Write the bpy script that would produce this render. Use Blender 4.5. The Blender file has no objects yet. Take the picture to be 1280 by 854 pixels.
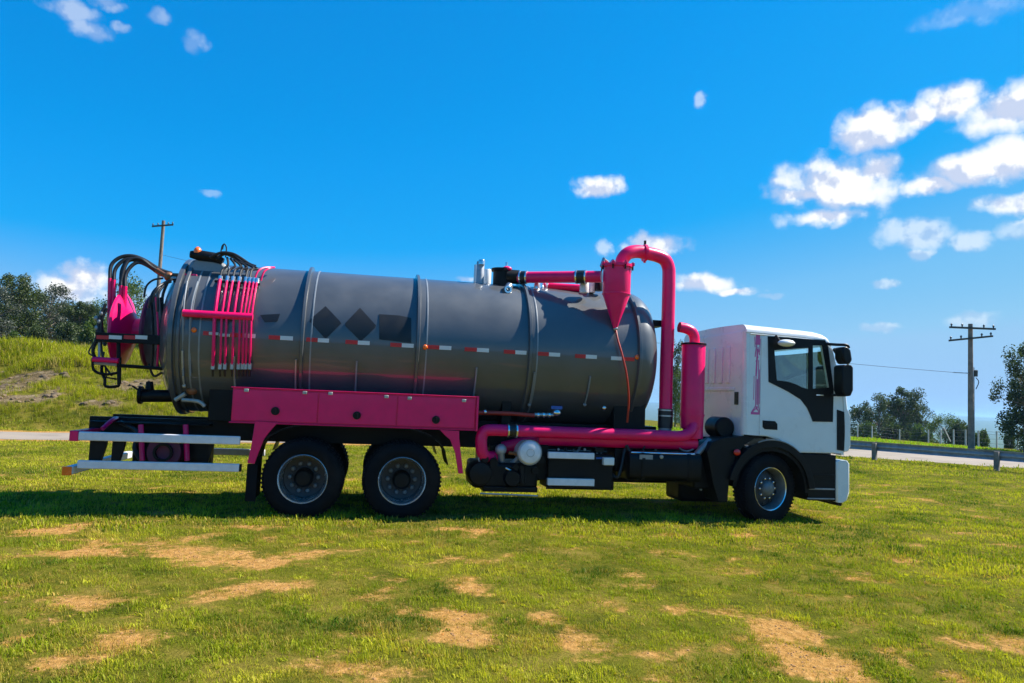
import bpy, bmesh, math, random
from mathutils import Vector, Matrix, noise
from mathutils.geometry import tessellate_polygon
random.seed(7)
PI = math.pi
C = bpy.context.scene.collection
SC = bpy.context.scene

# ------------------------------------------------------------------ camera
YAW, PIT, ROL = math.radians(10.713), math.radians(4.298), math.radians(2.409)
CAM = Vector((0, -10.165, 1.691)); FPX = 924.87
fw = Vector((math.sin(YAW)*math.cos(PIT), math.cos(YAW)*math.cos(PIT), math.sin(PIT)))
rt = Vector((math.cos(YAW), -math.sin(YAW), 0)); up = rt.cross(fw)
r2 = rt*math.cos(ROL)+up*math.sin(ROL); u2 = -rt*math.sin(ROL)+up*math.cos(ROL)
cam = bpy.data.objects.new('camera', bpy.data.cameras.new('camera')); C.objects.link(cam)
M = Matrix((r2, u2, -fw)).transposed().to_4x4(); M.translation = CAM
cam.matrix_world = M
cam.data.sensor_width = 36; cam.data.lens = FPX/1280*36
cam.data.clip_start = 0.1; cam.data.clip_end = 30000
SC.camera = cam

def ray(px, py): return fw + r2*((px-640)/FPX) - u2*((py-427)/FPX)
def at(px, py, Y):
    """the place on the upright plane y = Y that shows at a measured point of the photograph"""
    d = ray(px, py); return CAM + d*((Y-CAM.y)/d.y)
def gnd(px, py, Z=0.0):
    d = ray(px, py); return CAM + d*((Z-CAM.z)/d.z)

# ------------------------------------------------------------------ light
SUN = Vector((0.66, 0.06, 0.76)).normalized()
SUN_EL = math.asin(SUN.z); SUN_ROT = math.atan2(SUN.x, SUN.y)
sl = bpy.data.lights.new('sun', 'SUN'); sl.energy = 5.0; sl.angle = math.radians(0.53); sl.color = (1.0, 0.95, 0.86)
sun = bpy.data.objects.new('sun', sl); C.objects.link(sun)
sun.rotation_euler = SUN.to_track_quat('Z', 'Y').to_euler()
SC.view_settings.view_transform = 'Standard'; SC.view_settings.look = 'None'
SC.view_settings.gamma = 1; SC.view_settings.use_curve_mapping = False
SC.view_settings.exposure = 1.0

# ------------------------------------------------------------------ node helper
class NT:
    def __init__(s, tree): s.t = tree; s.n = tree.nodes; s.l = tree.links
    def new(s, kind, ins=None, **kw):
        nd = s.n.new(kind)
        for k, v in kw.items(): setattr(nd, k, v)
        for k, v in (ins or {}).items():
            sock = nd.inputs[k]
            if isinstance(v, bpy.types.NodeSocket): s.l.new(v, sock)
            else: sock.default_value = v
        return nd
    def math(s, op, a, b=0.0, c=None, clamp=False):
        i = {0: a, 1: b}
        if c is not None: i[2] = c
        return s.new('ShaderNodeMath', i, operation=op, use_clamp=clamp).outputs[0]
    def vmath(s, op, a, b=(0, 0, 0), out=0):
        return s.new('ShaderNodeVectorMath', {0: a, 1: b}, operation=op).outputs[out]
    def mix(s, f, a, b, blend='MIX'):
        nd = s.n.new('ShaderNodeMix'); nd.data_type = 'RGBA'; nd.blend_type = blend
        for i, v in ((0, f), (6, a), (7, b)):
            if isinstance(v, bpy.types.NodeSocket): s.l.new(v, nd.inputs[i])
            elif i == 0: nd.inputs[0].default_value = v
            else: nd.inputs[i].default_value = (*v[:3], 1)
        return nd.outputs[2]
    def noise(s, vec, scale, detail=4, rough=.55, dist=0.0):
        i = {'Scale': scale, 'Detail': detail, 'Roughness': rough, 'Distortion': dist}
        if vec is not None: i['Vector'] = vec
        return s.new('ShaderNodeTexNoise', i)
    def ramp(s, f, stops):
        nd = s.n.new('ShaderNodeValToRGB'); s.l.new(f, nd.inputs[0]); cr = nd.color_ramp
        while len(cr.elements) < len(stops): cr.elements.new(0.5)
        for e, (p, c) in zip(cr.elements, stops): e.position = p; e.color = (*c, 1) if len(c) == 3 else c
        return nd.outputs[0]
    def mrange(s, v, a, b, c=0.0, d=1.0, smooth=True):
        nd = s.new('ShaderNodeMapRange', {0: v, 1: a, 2: b, 3: c, 4: d}); nd.clamp = True
        if smooth: nd.interpolation_type = 'SMOOTHSTEP'
        return nd.outputs[0]

# ------------------------------------------------------------------ sky
W = bpy.data.worlds.new('World'); SC.world = W; W.use_nodes = True
w = NT(W.node_tree); w.n.clear()
sky = w.new('ShaderNodeTexSky'); sky.sky_type = 'NISHITA'; sky.sun_disc = False
sky.sun_elevation = SUN_EL; sky.sun_rotation = SUN_ROT
sky.air_density = 1.0; sky.dust_density = 0.6; sky.ozone_density = 2.5; sky.altitude = 700
SKY_STRENGTH = 0.075
# the phone's vivid blue: a tone curve per channel on the physical sky, the same in every direction
ss = w.new('ShaderNodeSeparateColor', {0: sky.outputs[0]})
def curve(sock, pts):
    v = w.math('MULTIPLY', sock, SKY_STRENGTH)
    r = w.ramp(v, [(p, (q, q, q)) for p, q in pts]); r = w.new('ShaderNodeSeparateColor', {0: r}).outputs[0]
    return w.math('MULTIPLY', w.math('ADD', r, w.math('MULTIPLY', w.math('MAXIMUM', w.math('SUBTRACT', v, .65), 0), .7)), 1/SKY_STRENGTH)
cr_ = curve(ss.outputs[0], [(0, .001), (.11, .001), (.17, .006), (.24, .09), (.36, .16), (.6, .17)])
cg_ = curve(ss.outputs[1], [(0, .02), (.14, .135), (.20, .172), (.27, .205), (.37, .27), (.47, .30), (.6, .29)])
cb_ = curve(ss.outputs[2], [(0, .15), (.25, .38), (.34, .45), (.42, .48), (.6, .45)])
skc = w.new('ShaderNodeCombineColor', {0: cr_, 1: cg_, 2: cb_}).outputs[0]
bg = w.new('ShaderNodeBackground', {'Color': skc, 'Strength': SKY_STRENGTH})
# clouds: puffs in fixed directions of the sky, ragged by noise
dirv = w.new('ShaderNodeTexCoord').outputs['Generated']
sep = w.new('ShaderNodeSeparateXYZ', {0: dirv})
az = w.math('ARCTAN2', sep.outputs[0], sep.outputs[1]); el = w.math('ARCSINE', sep.outputs[2])
uv = w.new('ShaderNodeCombineXYZ', {0: az, 1: el}).outputs[0]
wr = w.noise(uv, 28, 4, .6)
wv = w.vmath('MULTIPLY', w.vmath('SUBTRACT', wr.outputs['Color'], (.5, .5, .5)), (.035, .022, 0))
uvw = w.vmath('ADD', uv, wv)
def azel(px, py):
    d = ray(px, py).normalized(); return math.atan2(d.x, d.y), math.asin(d.z)
PUFFS = [(1095, 158, 46, 30, 1), (1085, 172, 42, 26, 1), (1190, 130, 48, 26, 1), (1262, 140, 58, 30, 1), (1150, 148, 26, 14, .8),
         (1050, 232, 80, 40, 1), (1096, 212, 30, 28, 1), (1010, 244, 52, 16, .8), (1030, 272, 60, 14, .9), (1212, 212, 66, 22, 1),
         (1262, 200, 44, 30, 1), (1166, 232, 36, 14, .9), (1258, 254, 46, 14, .9), (1145, 290, 42, 20, .7), (1212, 300, 24, 14, .7), (1148, 318, 14, 9, .6),
         (1280, 285, 26, 12, .5), (748, 234, 34, 18, 1), (740, 238, 22, 12, .8), (825, 308, 44, 17, .9), (800, 303, 22, 16, .9), (755, 311, 16, 14, .6),
         (884, 354, 40, 14, .95), (920, 364, 36, 6, .6), (1105, 354, 20, 6, .55), (1100, 410, 22, 6, .45), (1212, 398, 30, 11, .45), (965, 371, 18, 5, .4),
         (106, 348, 30, 22, 1), (85, 360, 44, 20, .6), (876, 123, 9, 11, .55), (95, 14, 34, 14, .5), (116, 38, 24, 14, .45), (135, 3, 26, 9, .45),
         (196, 18, 16, 10, .35), (242, 55, 18, 14, .32), (150, 35, 11, 8, .35), (585, 349, 22, 6, .6), (264, 243, 14, 5, .3), (180, 375, 60, 16, .35),
         (1215, 15, 60, 14, .25)]
fld = None; alp = None
for px, py, rx, ry, a in PUFFS:
    u0, v0 = azel(px, py); k = 1.0/FPX
    d = w.vmath('LENGTH', w.vmath('MULTIPLY', w.vmath('SUBTRACT', uvw, (u0, v0, 0)), (1/(rx*k), 1/(ry*k), 0)), out=1)
    v = w.math('SUBTRACT', .95, d)
    av = w.mrange(d, 1.0, 1.9, a if a > .75 else a*.75, 0.0); alp = av if alp is None else w.math('MAXIMUM', alp, av)
    fld = v if fld is None else w.math('MAXIMUM', fld, v)
n1 = w.noise(uv, 22, 9, .52); n2 = w.noise(w.vmath('ADD', uv, (.009, .011, 0)), 22, 9, .52)
den = w.math('ADD', fld, w.math('MULTIPLY', w.math('SUBTRACT', n1.outputs[0], .5), 1.6))
cm = w.math('MULTIPLY', w.mrange(den, -.08, .62), alp)
relief = w.math('SUBTRACT', n1.outputs[0], n2.outputs[0])
big = w.noise(uv, 11, 3, .5)
lit = w.mrange(w.math('ADD', w.math('MULTIPLY', relief, 6.5), w.math('ADD', w.math('MULTIPLY', w.math('SUBTRACT', big.outputs[0], .5), 2.4), .58)), .1, .9)
ccol = w.mix(lit, (.31, .35, .45), (.55, .55, .545))
cbg = w.new('ShaderNodeBackground', {'Color': ccol, 'Strength': 1.0})
wm = w.new('ShaderNodeMixShader', {0: w.math('MULTIPLY', cm, .97), 1: bg.outputs[0], 2: cbg.outputs[0]})
wo = w.new('ShaderNodeOutputWorld', {0: wm.outputs[0]})
W.cycles.sampling_method = 'MANUAL'; W.cycles.sample_map_resolution = 512

# ------------------------------------------------------------------ materials
MAT = {}
def mat(name, col, rough=.5, metal=0.0, coat=0.0, var=.12, vscale=6.0, bump=0.0, bscale=60.0, dust=0.0, emit=None, spec=.5):
    m = bpy.data.materials.new(name); m.use_nodes = True; t = NT(m.node_tree); t.n.clear()
    tc = t.new('ShaderNodeTexCoord').outputs['Object']
    n = t.noise(tc, vscale, 5, .6)
    c = t.mix(t.mrange(n.outputs[0], .3, .7), tuple(x*(1-var) for x in col), tuple(min(1, x*(1+var)) for x in col))
    if dust > 0:
        n3 = t.noise(tc, 3.1, 6, .65)
        c = t.mix(t.math('MULTIPLY', t.mrange(n3.outputs[0], .42, .72), dust), c, (.22, .15, .09))
    b = t.new('ShaderNodeBsdfPrincipled', {'Base Color': c, 'Metallic': metal, 'Coat Weight': coat, 'Coat Roughness': .035, 'Specular IOR Level': spec})
    t.l.new(t.mrange(n.outputs[0], .2, .8, max(0, rough-.07), min(1, rough+.09)), b.inputs['Roughness'])
    if emit: b.inputs['Emission Color'].default_value = (*col, 1); b.inputs['Emission Strength'].default_value = emit
    if bump:
        n2 = t.noise(tc, bscale, 4, .6)
        bp = t.new('ShaderNodeBump', {'Height': n2.outputs[0], 'Strength': bump, 'Distance': .02}); t.l.new(bp.outputs[0], b.inputs['Normal'])
    t.new('ShaderNodeOutputMaterial', {0: b.outputs[0]})
    MAT[name] = m; return m
mat('pink_paint', (.82, .001, .115), .34, coat=.22, spec=.3, var=.06, dust=.02)
mat('tank_paint', (.082, .091, .10), .44, metal=.25, coat=.7, var=.10, vscale=1.6, dust=.05)
mat('weld_and_sunlit_paint', (.20, .22, .24), .4, coat=.4, var=.1)  # pale grey of the seams; on the hump it stands in for sunlight
mat('dark_decal', (.003, .004, .006), .5, coat=.05, var=.05)
mat('black_paint', (.0022, .0022, .003), .5, coat=.03, var=.3, dust=.03, spec=.2)
mat('black_plastic', (.0028, .0032, .0045), .42, var=.2, dust=.015, spec=.22)
mat('rubber', (.0042, .0042, .006), .75, var=.25, dust=.05, bump=.15, spec=.15)
mat('hose_rubber', (.012, .012, .014), .42, var=.2)
mat('white_paint', (.74, .75, .74), .28, coat=.5, var=.03, vscale=2, dust=.03)
mat('aluminium', (.72, .70, .72), .45, metal=.1, var=.08, vscale=9)
mat('steel', (.42, .43, .44), .35, metal=.8, var=.15)
mat('bright_steel', (.75, .75, .76), .22, metal=.9, var=.06)
mat('disc_steel', (.035, .035, .04), .5, metal=.2, var=.2, dust=.1)
mat('nut_steel', (.16, .165, .17), .45, metal=.2, var=.2)
mat('maroon_paint', (.12, .006, .045), .5, var=.2)
mat('rim_steel', (.30, .30, .31), .42, metal=.4, var=.2, dust=.2)
mat('zinc', (.45, .44, .40), .5, metal=.5, var=.2)
mat('tape_red', (.55, .012, .012), .35, var=.08)
mat('tape_white', (.68, .68, .66), .35, var=.06)
mat('orange_lens', (.95, .16, .01), .2, var=.04, coat=.5)
mat('red_lens', (.6, .01, .01), .2, var=.05, coat=.5)
mat('red_hose', (.42, .03, .015), .4, var=.15)
mat('brown_metal', (.25, .10, .04), .55, metal=.4, var=.3)
mat('blue_handle', (.02, .10, .38), .4, var=.1)
mat('interior', (.26, .26, .26), .8, var=.15)
mat('pale_pink_print', (.62, .10, .30), .35, var=.1)
mat('bark', (.16, .12, .09), .9, var=.35, bump=.5, bscale=12)
mat('pole_wood', (.20, .16, .13), .85, var=.3, vscale=3, bump=.4, bscale=25)
mat('pole_dark', (.05, .055, .05), .8, var=.2)
mat('ceramic', (.07, .06, .06), .3, var=.1)
mat('galvanised', (.34, .36, .40), .5, metal=.35, var=.2)
mat('wire_grey', (.16, .16, .16), .8, var=.1, spec=.1)
mat('weathered_wood', (.20, .17, .14), .85, var=.3, vscale=5)
mat('fence_post', (.55, .54, .50), .7, var=.15)
def glass_mat():
    m = bpy.data.materials.new('window_glass'); m.use_nodes = True; t = NT(m.node_tree); t.n.clear()
    a = t.new('ShaderNodeBsdfTransparent', {0: (.86, .98, .96, 1)}); g = t.new('ShaderNodeBsdfGlossy', {'Color': (.9, 1, 1, 1), 'Roughness': .03})
    f = t.new('ShaderNodeFresnel', {0: 1.55})
    x = t.new('ShaderNodeMixShader', {0: t.math('ADD', t.math('MULTIPLY', f.outputs[0], 1.0), .04), 1: a.outputs[0], 2: g.outputs[0]})
    t.new('ShaderNodeOutputMaterial', {0: x.outputs[0]}); MAT['glass'] = m
glass_mat()

# ------------------------------------------------------------------ mesh builder
class MB:
    def __init__(s): s.v = []; s.f = []
    def add(s, vs, fs):
        o = len(s.v); s.v += [tuple(p) for p in vs]; s.f += [tuple(i+o for i in q) for q in fs]
    def box(s, a, b):
        x0, y0, z0 = a; x1, y1, z1 = b
        s.add([(x0,y0,z0),(x1,y0,z0),(x1,y1,z0),(x0,y1,z0),(x0,y0,z1),(x1,y0,z1),(x1,y1,z1),(x0,y1,z1)],
              [(0,3,2,1),(4,5,6,7),(0,1,5,4),(1,2,6,5),(2,3,7,6),(3,0,4,7)]); return s
    def prism(s, loops, y0, y1):
        """outline(s) in the x-z plane (first outer, then holes) given thickness from y0 to y1"""
        if not isinstance(loops[0][0], (list, tuple, Vector)): loops = [loops]
        L3 = [[Vector((p[0], 0, p[1])) for p in L] for L in loops]
        tris = tessellate_polygon(L3); flat = [p for L in L3 for p in L]; n = len(flat)
        o = len(s.v); s.v += [(p.x, y0, p.z) for p in flat]+[(p.x, y1, p.z) for p in flat]
        for a, b, c in tris: s.f.append((a+o, b+o, c+o)); s.f.append((c+o+n, b+o+n, a+o+n))
        k = 0
        for L in L3:
            m = len(L)
            for i in range(m):
                j = (i+1) % m; s.f.append((o+k+i, o+k+j, o+n+k+j, o+n+k+i))
            k += m
        return s
    def tube(s, pts, r, seg=14, cap=True, smooth=0):
        pts = [Vector(p) for p in pts]
        rs = r if isinstance(r, (list, tuple)) else [r]*len(pts)
        if smooth:
            q = []; qr = []
            for i in range(len(pts)-1):
                p0 = pts[max(i-1, 0)]; p1 = pts[i]; p2 = pts[i+1]; p3 = pts[min(i+2, len(pts)-1)]
                for k in range(smooth):
                    t = k/smooth
                    q.append(.5*((2*p1)+(p2-p0)*t+(2*p0-5*p1+4*p2-p3)*t*t+(3*p1-p0-3*p2+p3)*t**3)); qr.append(rs[i]*(1-t)+rs[i+1]*t)
            q.append(pts[-1]); qr.append(rs[-1]); pts, rs = q, qr
        o = len(s.v); prev = None; n = len(pts)
        for i, p in enumerate(pts):
            d = (pts[min(i+1, n-1)]-pts[max(i-1, 0)]).normalized()
            if prev is None:
                a = Vector((0, 0, 1)) if abs(d.z) < .9 else Vector((0, 1, 0)); prev = d.cross(a).normalized()
            else:
                prev = (prev-d*prev.dot(d)); prev = prev.normalized() if prev.length > 1e-6 else d.orthogonal().normalized()
            b = d.cross(prev)
            for k in range(seg):
                t = 2*PI*k/seg; s.v.append(tuple(p+(prev*math.cos(t)+b*math.sin(t))*rs[i]))
        for i in range(n-1):
            for k in range(seg):
                k2 = (k+1) % seg; s.f.append((o+i*seg+k, o+i*seg+k2, o+(i+1)*seg+k2, o+(i+1)*seg+k))
        if cap:
            s.f.append(tuple(o+k for k in reversed(range(seg)))); s.f.append(tuple(o+(n-1)*seg+k for k in range(seg)))
        return s
    def lathe(s, prof, origin=(0,0,0), axis='X', seg=32, close=False):
        """prof: list of (along, radius)"""
        ox, oy, oz = origin; o = len(s.v); n = len(prof)
        for (h, r) in prof:
            for k in range(seg):
                t = 2*PI*k/seg; a, b = r*math.cos(t), r*math.sin(t)
                s.v.append({'X': (ox+h, oy+a, oz+b), 'Y': (ox+a, oy+h, oz+b), 'Z': (ox+a, oy+b, oz+h)}[axis])
        for i in range(n-1 if not close else n):
            i2 = (i+1) % n
            for k in range(seg):
                k2 = (k+1) % seg; q = (o+i*seg+k, o+i*seg+k2, o+i2*seg+k2, o+i2*seg+k)
                s.f.append(q if axis != 'Y' else q[::-1])
        if not close:
            s.f.append(tuple(o+k for k in range(seg))[::-1]); s.f.append(tuple(o+(n-1)*seg+k for k in range(seg)))
        return s
    def sphere(s, c, r, sx=1, sy=1, sz=1, seg=16):
        prof = [(math.sin(a)*r, max(.0008, math.cos(a)*r)) for a in [(-PI/2+PI*i/8) for i in range(9)]]
        o = len(s.v); s.lathe(prof, (0,0,0), 'Z', seg)
        for i in range(o, len(s.v)):
            x, y, z = s.v[i]; s.v[i] = (c[0]+x*sx, c[1]+y*sy, c[2]+z*sz)
        return s
    def build(s, name, m, parent=None, bevel=0.0, loc=(0,0,0), angle=35):
        me = bpy.data.meshes.new(name); me.from_pydata(s.v, [], s.f); me.update()
        bm = bmesh.new(); bm.from_mesh(me); bmesh.ops.recalc_face_normals(bm, faces=bm.faces); bm.to_mesh(me); bm.free()
        me.polygons.foreach_set('use_smooth', [True]*len(me.polygons)); me.set_sharp_from_angle(angle=math.radians(angle))
        me.materials.append(MAT[m] if isinstance(m, str) else m)
        o = bpy.data.objects.new(name, me); C.objects.link(o); o.location = loc
        if parent is not None: attach(o, parent)
        if bevel:
            b = o.modifiers.new('bevel', 'BEVEL'); b.width = bevel; b.segments = 2; b.limit_method = 'ANGLE'; b.angle_limit = math.radians(40)
        return o
ORG = {}
def attach(o, p):
    o.parent = p; off = Vector(ORG.get(p.name, (0, 0, 0))); o.location = Vector(o.location)-off
    if p.type == 'MESH': ORG.setdefault(p.name, tuple(off))
def empty(name, loc, label, cat, group=None, rz=0):
    o = bpy.data.objects.new(name, None); C.objects.link(o); o.location = loc; o.rotation_euler.z = rz; o.empty_display_size = .2
    o['label'] = label; o['category'] = cat
    if group: o['group'] = group
    return o
def tag(o, label=None, cat=None, group=None, kind=None):
    for k, v in (('label', label), ('category', cat), ('group', group), ('kind', kind)):
        if v: o[k] = v
    return o
def copy_tree(o, parent=None):
    c = o.copy(); C.objects.link(c); c.parent = parent
    for ch in list(o.children): copy_tree(ch, c)
    return c
def part(mb, name, m, parent, bevel=0.0, loc=(0,0,0), angle=35, label=None):
    """meshes are written in world coordinates; the thing's own base is taken off here"""
    o = mb.build(name, m, None, bevel, loc, angle)
    o.parent = parent
    root = parent if parent.type == 'EMPTY' else parent.get('_r')
    if parent.type == 'EMPTY': o.location = Vector(loc)-Vector(parent.location)
    else: o.location = Vector(loc)-parent_world(parent)
    if label: o['label'] = label
    return o
def parent_world(p):
    v = Vector(p.location)
    while p.parent: p = p.parent; v += Vector(p.location)
    return v
def xz(px, py, Y): p = at(px, py, Y); return (p.x, p.z)
def poly(pts, Y): return [xz(a, b, Y) for a, b in pts]

# ------------------------------------------------------------------ terrain
def sst(t): t = max(0, min(1, t)); return t*t*(3-2*t)
E1, E2 = gnd(1065, 547), gnd(1225, 560)
ed = (E2-E1).normalized(); en = Vector((-ed.y, ed.x, 0))
if en.y < 0: en = -en
def height(x, y):
    bank = 2.95*(1-math.exp(-max(0, y-16.3)/5.5))*sst((12-x)/10)
    bank += .45*sst((y-17)/6)*sst((12-x)/10)*noise.noise(Vector((x*.22, y*.22, 3)))*2*(1-.5*sst((y-34)/10))
    s = (Vector((x, y, 0))-E1).dot(en)
    d = math.hypot(x, y)
    drop = -9*sst(s/70)*sst((x-2)/25) - 45*sst((d-110)/500)
    far = 52*sst((d-3000)/2500)*(.9+.5*noise.noise(Vector((x*.0006, y*.0006, 1))))
    small = .012*noise.noise(Vector((x*1.3, y*1.3, 0))) + .02*noise.noise(Vector((x*.35, y*.35, 5)))
    return bank+drop+far+small
ROADC = [(-90, -8), (-50, 3), (-25, 10.2), (-9.5, 13.6), (2, 16.2), (11, 18.2), (18, 18.0), (23.5, 14.2), (28, 8), (32, 0), (36, -12), (40, -40)]
def catmull(P, res):
    out = []
    for i in range(len(P)-1):
        p0, p1, p2, p3 = [Vector(P[max(0, min(len(P)-1, k))]) for k in (i-1, i, i+1, i+2)]
        for k in range(res):
            t = k/res; out.append(.5*((2*p1)+(p2-p0)*t+(2*p0-5*p1+4*p2-p3)*t*t+(3*p1-p0-3*p2+p3)*t**3))
    out.append(Vector(P[-1])); return out
ROADP = catmull(ROADC, 12)
def road_half(x): return 1.55+1.5*sst((x-4)/14)
def road_dist(x, y):
    best = 1e9; p = Vector((x, y))
    for i in range(0, len(ROADP)-1):
        a, b = ROADP[i], ROADP[i+1]; ab = b-a; t = max(0, min(1, (p-a).dot(ab)/ab.dot(ab))); d = (p-a-ab*t).length
        if d < best: best = d
    return best - road_half(x)
PATCH = []
for cx, cy, rx, ry, k in [(215, 693, 185, 13, 1), (340, 697, 60, 12, 1), (62, 662, 45, 8, .9), (172, 767, 30, 8, 1), (6, 800, 26, 34, 1), (60, 745, 60, 8, .5), (305, 732, 60, 12, .8),
                          (575, 788, 72, 20, .9), (580, 732, 34, 13, .6), (435, 842, 60, 14, .75), (1010, 822, 90, 36, 1.1), (985, 800, 70, 16, .9), (780, 810, 32, 10, .7), (720, 800, 50, 10, .45),
                          (1228, 806, 42, 18, .6), (945, 683, 30, 6, .5), (645, 752, 16, 6, .6), (270, 672, 120, 5, .6), (900, 770, 60, 10, .4), (560, 662, 60, 5, .5), (40, 830, 60, 16, .5)]:
    g = gnd(cx, cy); dep = (g-CAM).dot(fw); PATCH.append((g.x, g.y, rx/FPX*dep, ry*dep*dep/(FPX*1.69), k))
def dirt(x, y):
    wx = x+.35*noise.noise(Vector((x*1.1, y*1.1, 9))); wy = y+.35*noise.noise(Vector((x*1.1, y*1.1, 19)))
    v = 0
    for gx, gy, a, b, k in PATCH:
        d = math.hypot((wx-gx)/a, (wy-gy)/b)
        if d < 1.9: v = max(v, k*.8*(1.5-d))
    n = noise.fractal(Vector((x*1.7, y*2.2, 2)), .8, 2.1, 5)
    v = v*.85 + n*.85 + .30*noise.noise(Vector((x*6.5, y*6.5, 61))) - .13
    if y > 5: v -= .5*sst((y-5)/4)
    if y > 9.5:
        rd = road_dist(x, y) if y < 22 else 9
        if x < 14: v = max(v, 1.25-abs(rd)*1.6+n*.5 if rd > -1 else 0)
    return max(0, min(1, v))
def bankdirt(x, y):
    n = noise.fractal(Vector((x*.35, y*.6, 4)), .8, 2.1, 5)
    z = height(x, y); b = sst((12-x)/8)*sst((z-.55)/.35)*sst((2.35-z)/.6)
    return max(0, min(1, b*(.26+n*1.3)))
def axis_vals(lo, hi, f0, f1, step, grow=1.16):
    vals = []; x = f0
    while x < f1: vals.append(x); x += step
    s = step
    while x < hi: vals.append(x); s *= grow; x += s
    vals.append(hi); x = f0-step; s = step
    while x > lo: vals.insert(0, x); s *= grow; x -= s
    vals.insert(0, lo); return vals
def make_ground():
    xs = axis_vals(-9000, 9500, -9, 11, .11, 1.09); ys = axis_vals(-200, 11000, -6.8, 3.0, .11, 1.045)
    nx, ny = len(xs), len(ys); V = []; D = []
    for y in ys:
        for x in xs:
            V.append((x, y, height(x, y)))
            if -60 < x < 50 and -12 < y < 60: D.append((dirt(x, y) if y < 22 else 0.0, bankdirt(x, y)))
            else: D.append((0, 0))
    F = [(j*nx+i, j*nx+i+1, (j+1)*nx+i+1, (j+1)*nx+i) for j in range(ny-1) for i in range(nx-1)]
    me = bpy.data.meshes.new('ground'); me.from_pydata(V, [], F)
    a = me.attributes.new('soil', 'FLOAT_COLOR', 'POINT')
    a.data.foreach_set('color', [c for d in D for c in (d[0], d[1], 0, 1)])
    me.polygons.foreach_set('use_smooth', [True]*len(F))
    o = bpy.data.objects.new('ground', me); C.objects.link(o); tag(o, kind='structure')
    m = bpy.data.materials.new('ground'); m.use_nodes = True; t = NT(m.node_tree); t.n.clear()
    pos = t.new('ShaderNodeTexCoord').outputs['Object']
    at_ = t.new('ShaderNodeAttribute', attribute_name='soil'); sp = t.new('ShaderNodeSeparateColor', {0: at_.outputs['Color']})
    nf = t.noise(pos, 14, 6, .7); nm = t.noise(pos, 1.6, 5, .6); ng = t.noise(pos, .05, 5, .6); fine = t.noise(pos, 90, 3, .7)
    grass = t.ramp(nm.outputs[0], [(.3, (.065, .08, .010)), (.5, (.15, .145, .016)), (.7, (.25, .19, .04))])
    grass = t.mix(t.mrange(fine.outputs[0], .3, .7), t.mix(1, grass, (.55, .55, .5), 'MULTIPLY'), grass)
    far = t.ramp(ng.outputs[0], [(.35, (.03, .05, .015)), (.55, (.07, .10, .025)), (.7, (.12, .13, .05))])
    dist = t.vmath('LENGTH', pos, out=1)
    grass = t.mix(t.mrange(dist, 60, 140), grass, far)
    soil = t.ramp(nf.outputs[0], [(.25, (.22, .11, .03)), (.5, (.40, .21, .06)), (.75, (.52, .31, .11))])
    dm = t.mrange(t.math('ADD', sp.outputs[0], t.math('MULTIPLY', t.math('SUBTRACT', nf.outputs[0], .5), 1.1)), .12, .62)
    c = t.mix(dm, grass, soil)
    nb = t.noise(t.vmath('MULTIPLY', pos, (1, 1, 3)), 2.2, 6, .7)
    bs = t.ramp(nb.outputs[0], [(.3, (.05, .04, .02)), (.5, (.14, .10, .05)), (.7, (.27, .21, .13))])
    c = t.mix(t.mrange(t.math('ADD', sp.outputs[1], t.math('MULTIPLY', t.math('SUBTRACT', nb.outputs[0], .5), .8)), .3, .6), c, bs)
    b = t.new('ShaderNodeBsdfPrincipled', {'Base Color': c, 'Roughness': 1.0, 'Specular IOR Level': .02})
    bp = t.new('ShaderNodeBump', {'Height': nf.outputs[0], 'Strength': .9, 'Distance': .05}); t.l.new(bp.outputs[0], b.inputs['Normal'])
    t.new('ShaderNodeOutputMaterial', {0: b.outputs[0]}); me.materials.append(m)
make_ground()
def make_road():
    V = []; F = []; n = len(ROADP); K = 7
    for i, p in enumerate(ROADP):
        d = (ROADP[min(i+1, n-1)]-ROADP[max(i-1, 0)]).normalized(); q = Vector((-d.y, d.x)); h = road_half(p.x)
        for k in range(K):
            s = (k/(K-1)*2-1)*h; e = p+q*(s+(.12*noise.noise(Vector((p.x*.8, p.y*.8, k))) if k in (0, K-1) else 0))
            V.append((e.x, e.y, height(e.x, e.y)+(.03 if 0 < k < K-1 else .006)))
    for i in range(n-1):
        for k in range(K-1): F.append((i*K+k, i*K+k+1, (i+1)*K+k+1, (i+1)*K+k))
    mb = MB(); mb.add(V, F)
    m = bpy.data.materials.new('road'); m.use_nodes = True; t = NT(m.node_tree); t.n.clear()
    pos = t.new('ShaderNodeTexCoord').outputs['Object']
    a = t.noise(pos, .8, 6, .65); b_ = t.noise(pos, 40, 3, .7)
    c = t.ramp(a.outputs[0], [(.3, (.26, .22, .18)), (.5, (.36, .32, .28)), (.7, (.44, .37, .30))])
    c = t.mix(1, c, (.80, .74, .66), 'MULTIPLY')
    c = t.mix(t.math('MULTIPLY', b_.outputs[0], .5), c, t.mix(1, c, (.6, .6, .6), 'MULTIPLY'))
    b = t.new('ShaderNodeBsdfPrincipled', {'Base Color': c, 'Roughness': .9}); t.new('ShaderNodeOutputMaterial', {0: b.outputs[0]})
    o = mb.build('road', m); tag(o, kind='structure')
make_road()

exec_order = True
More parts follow.
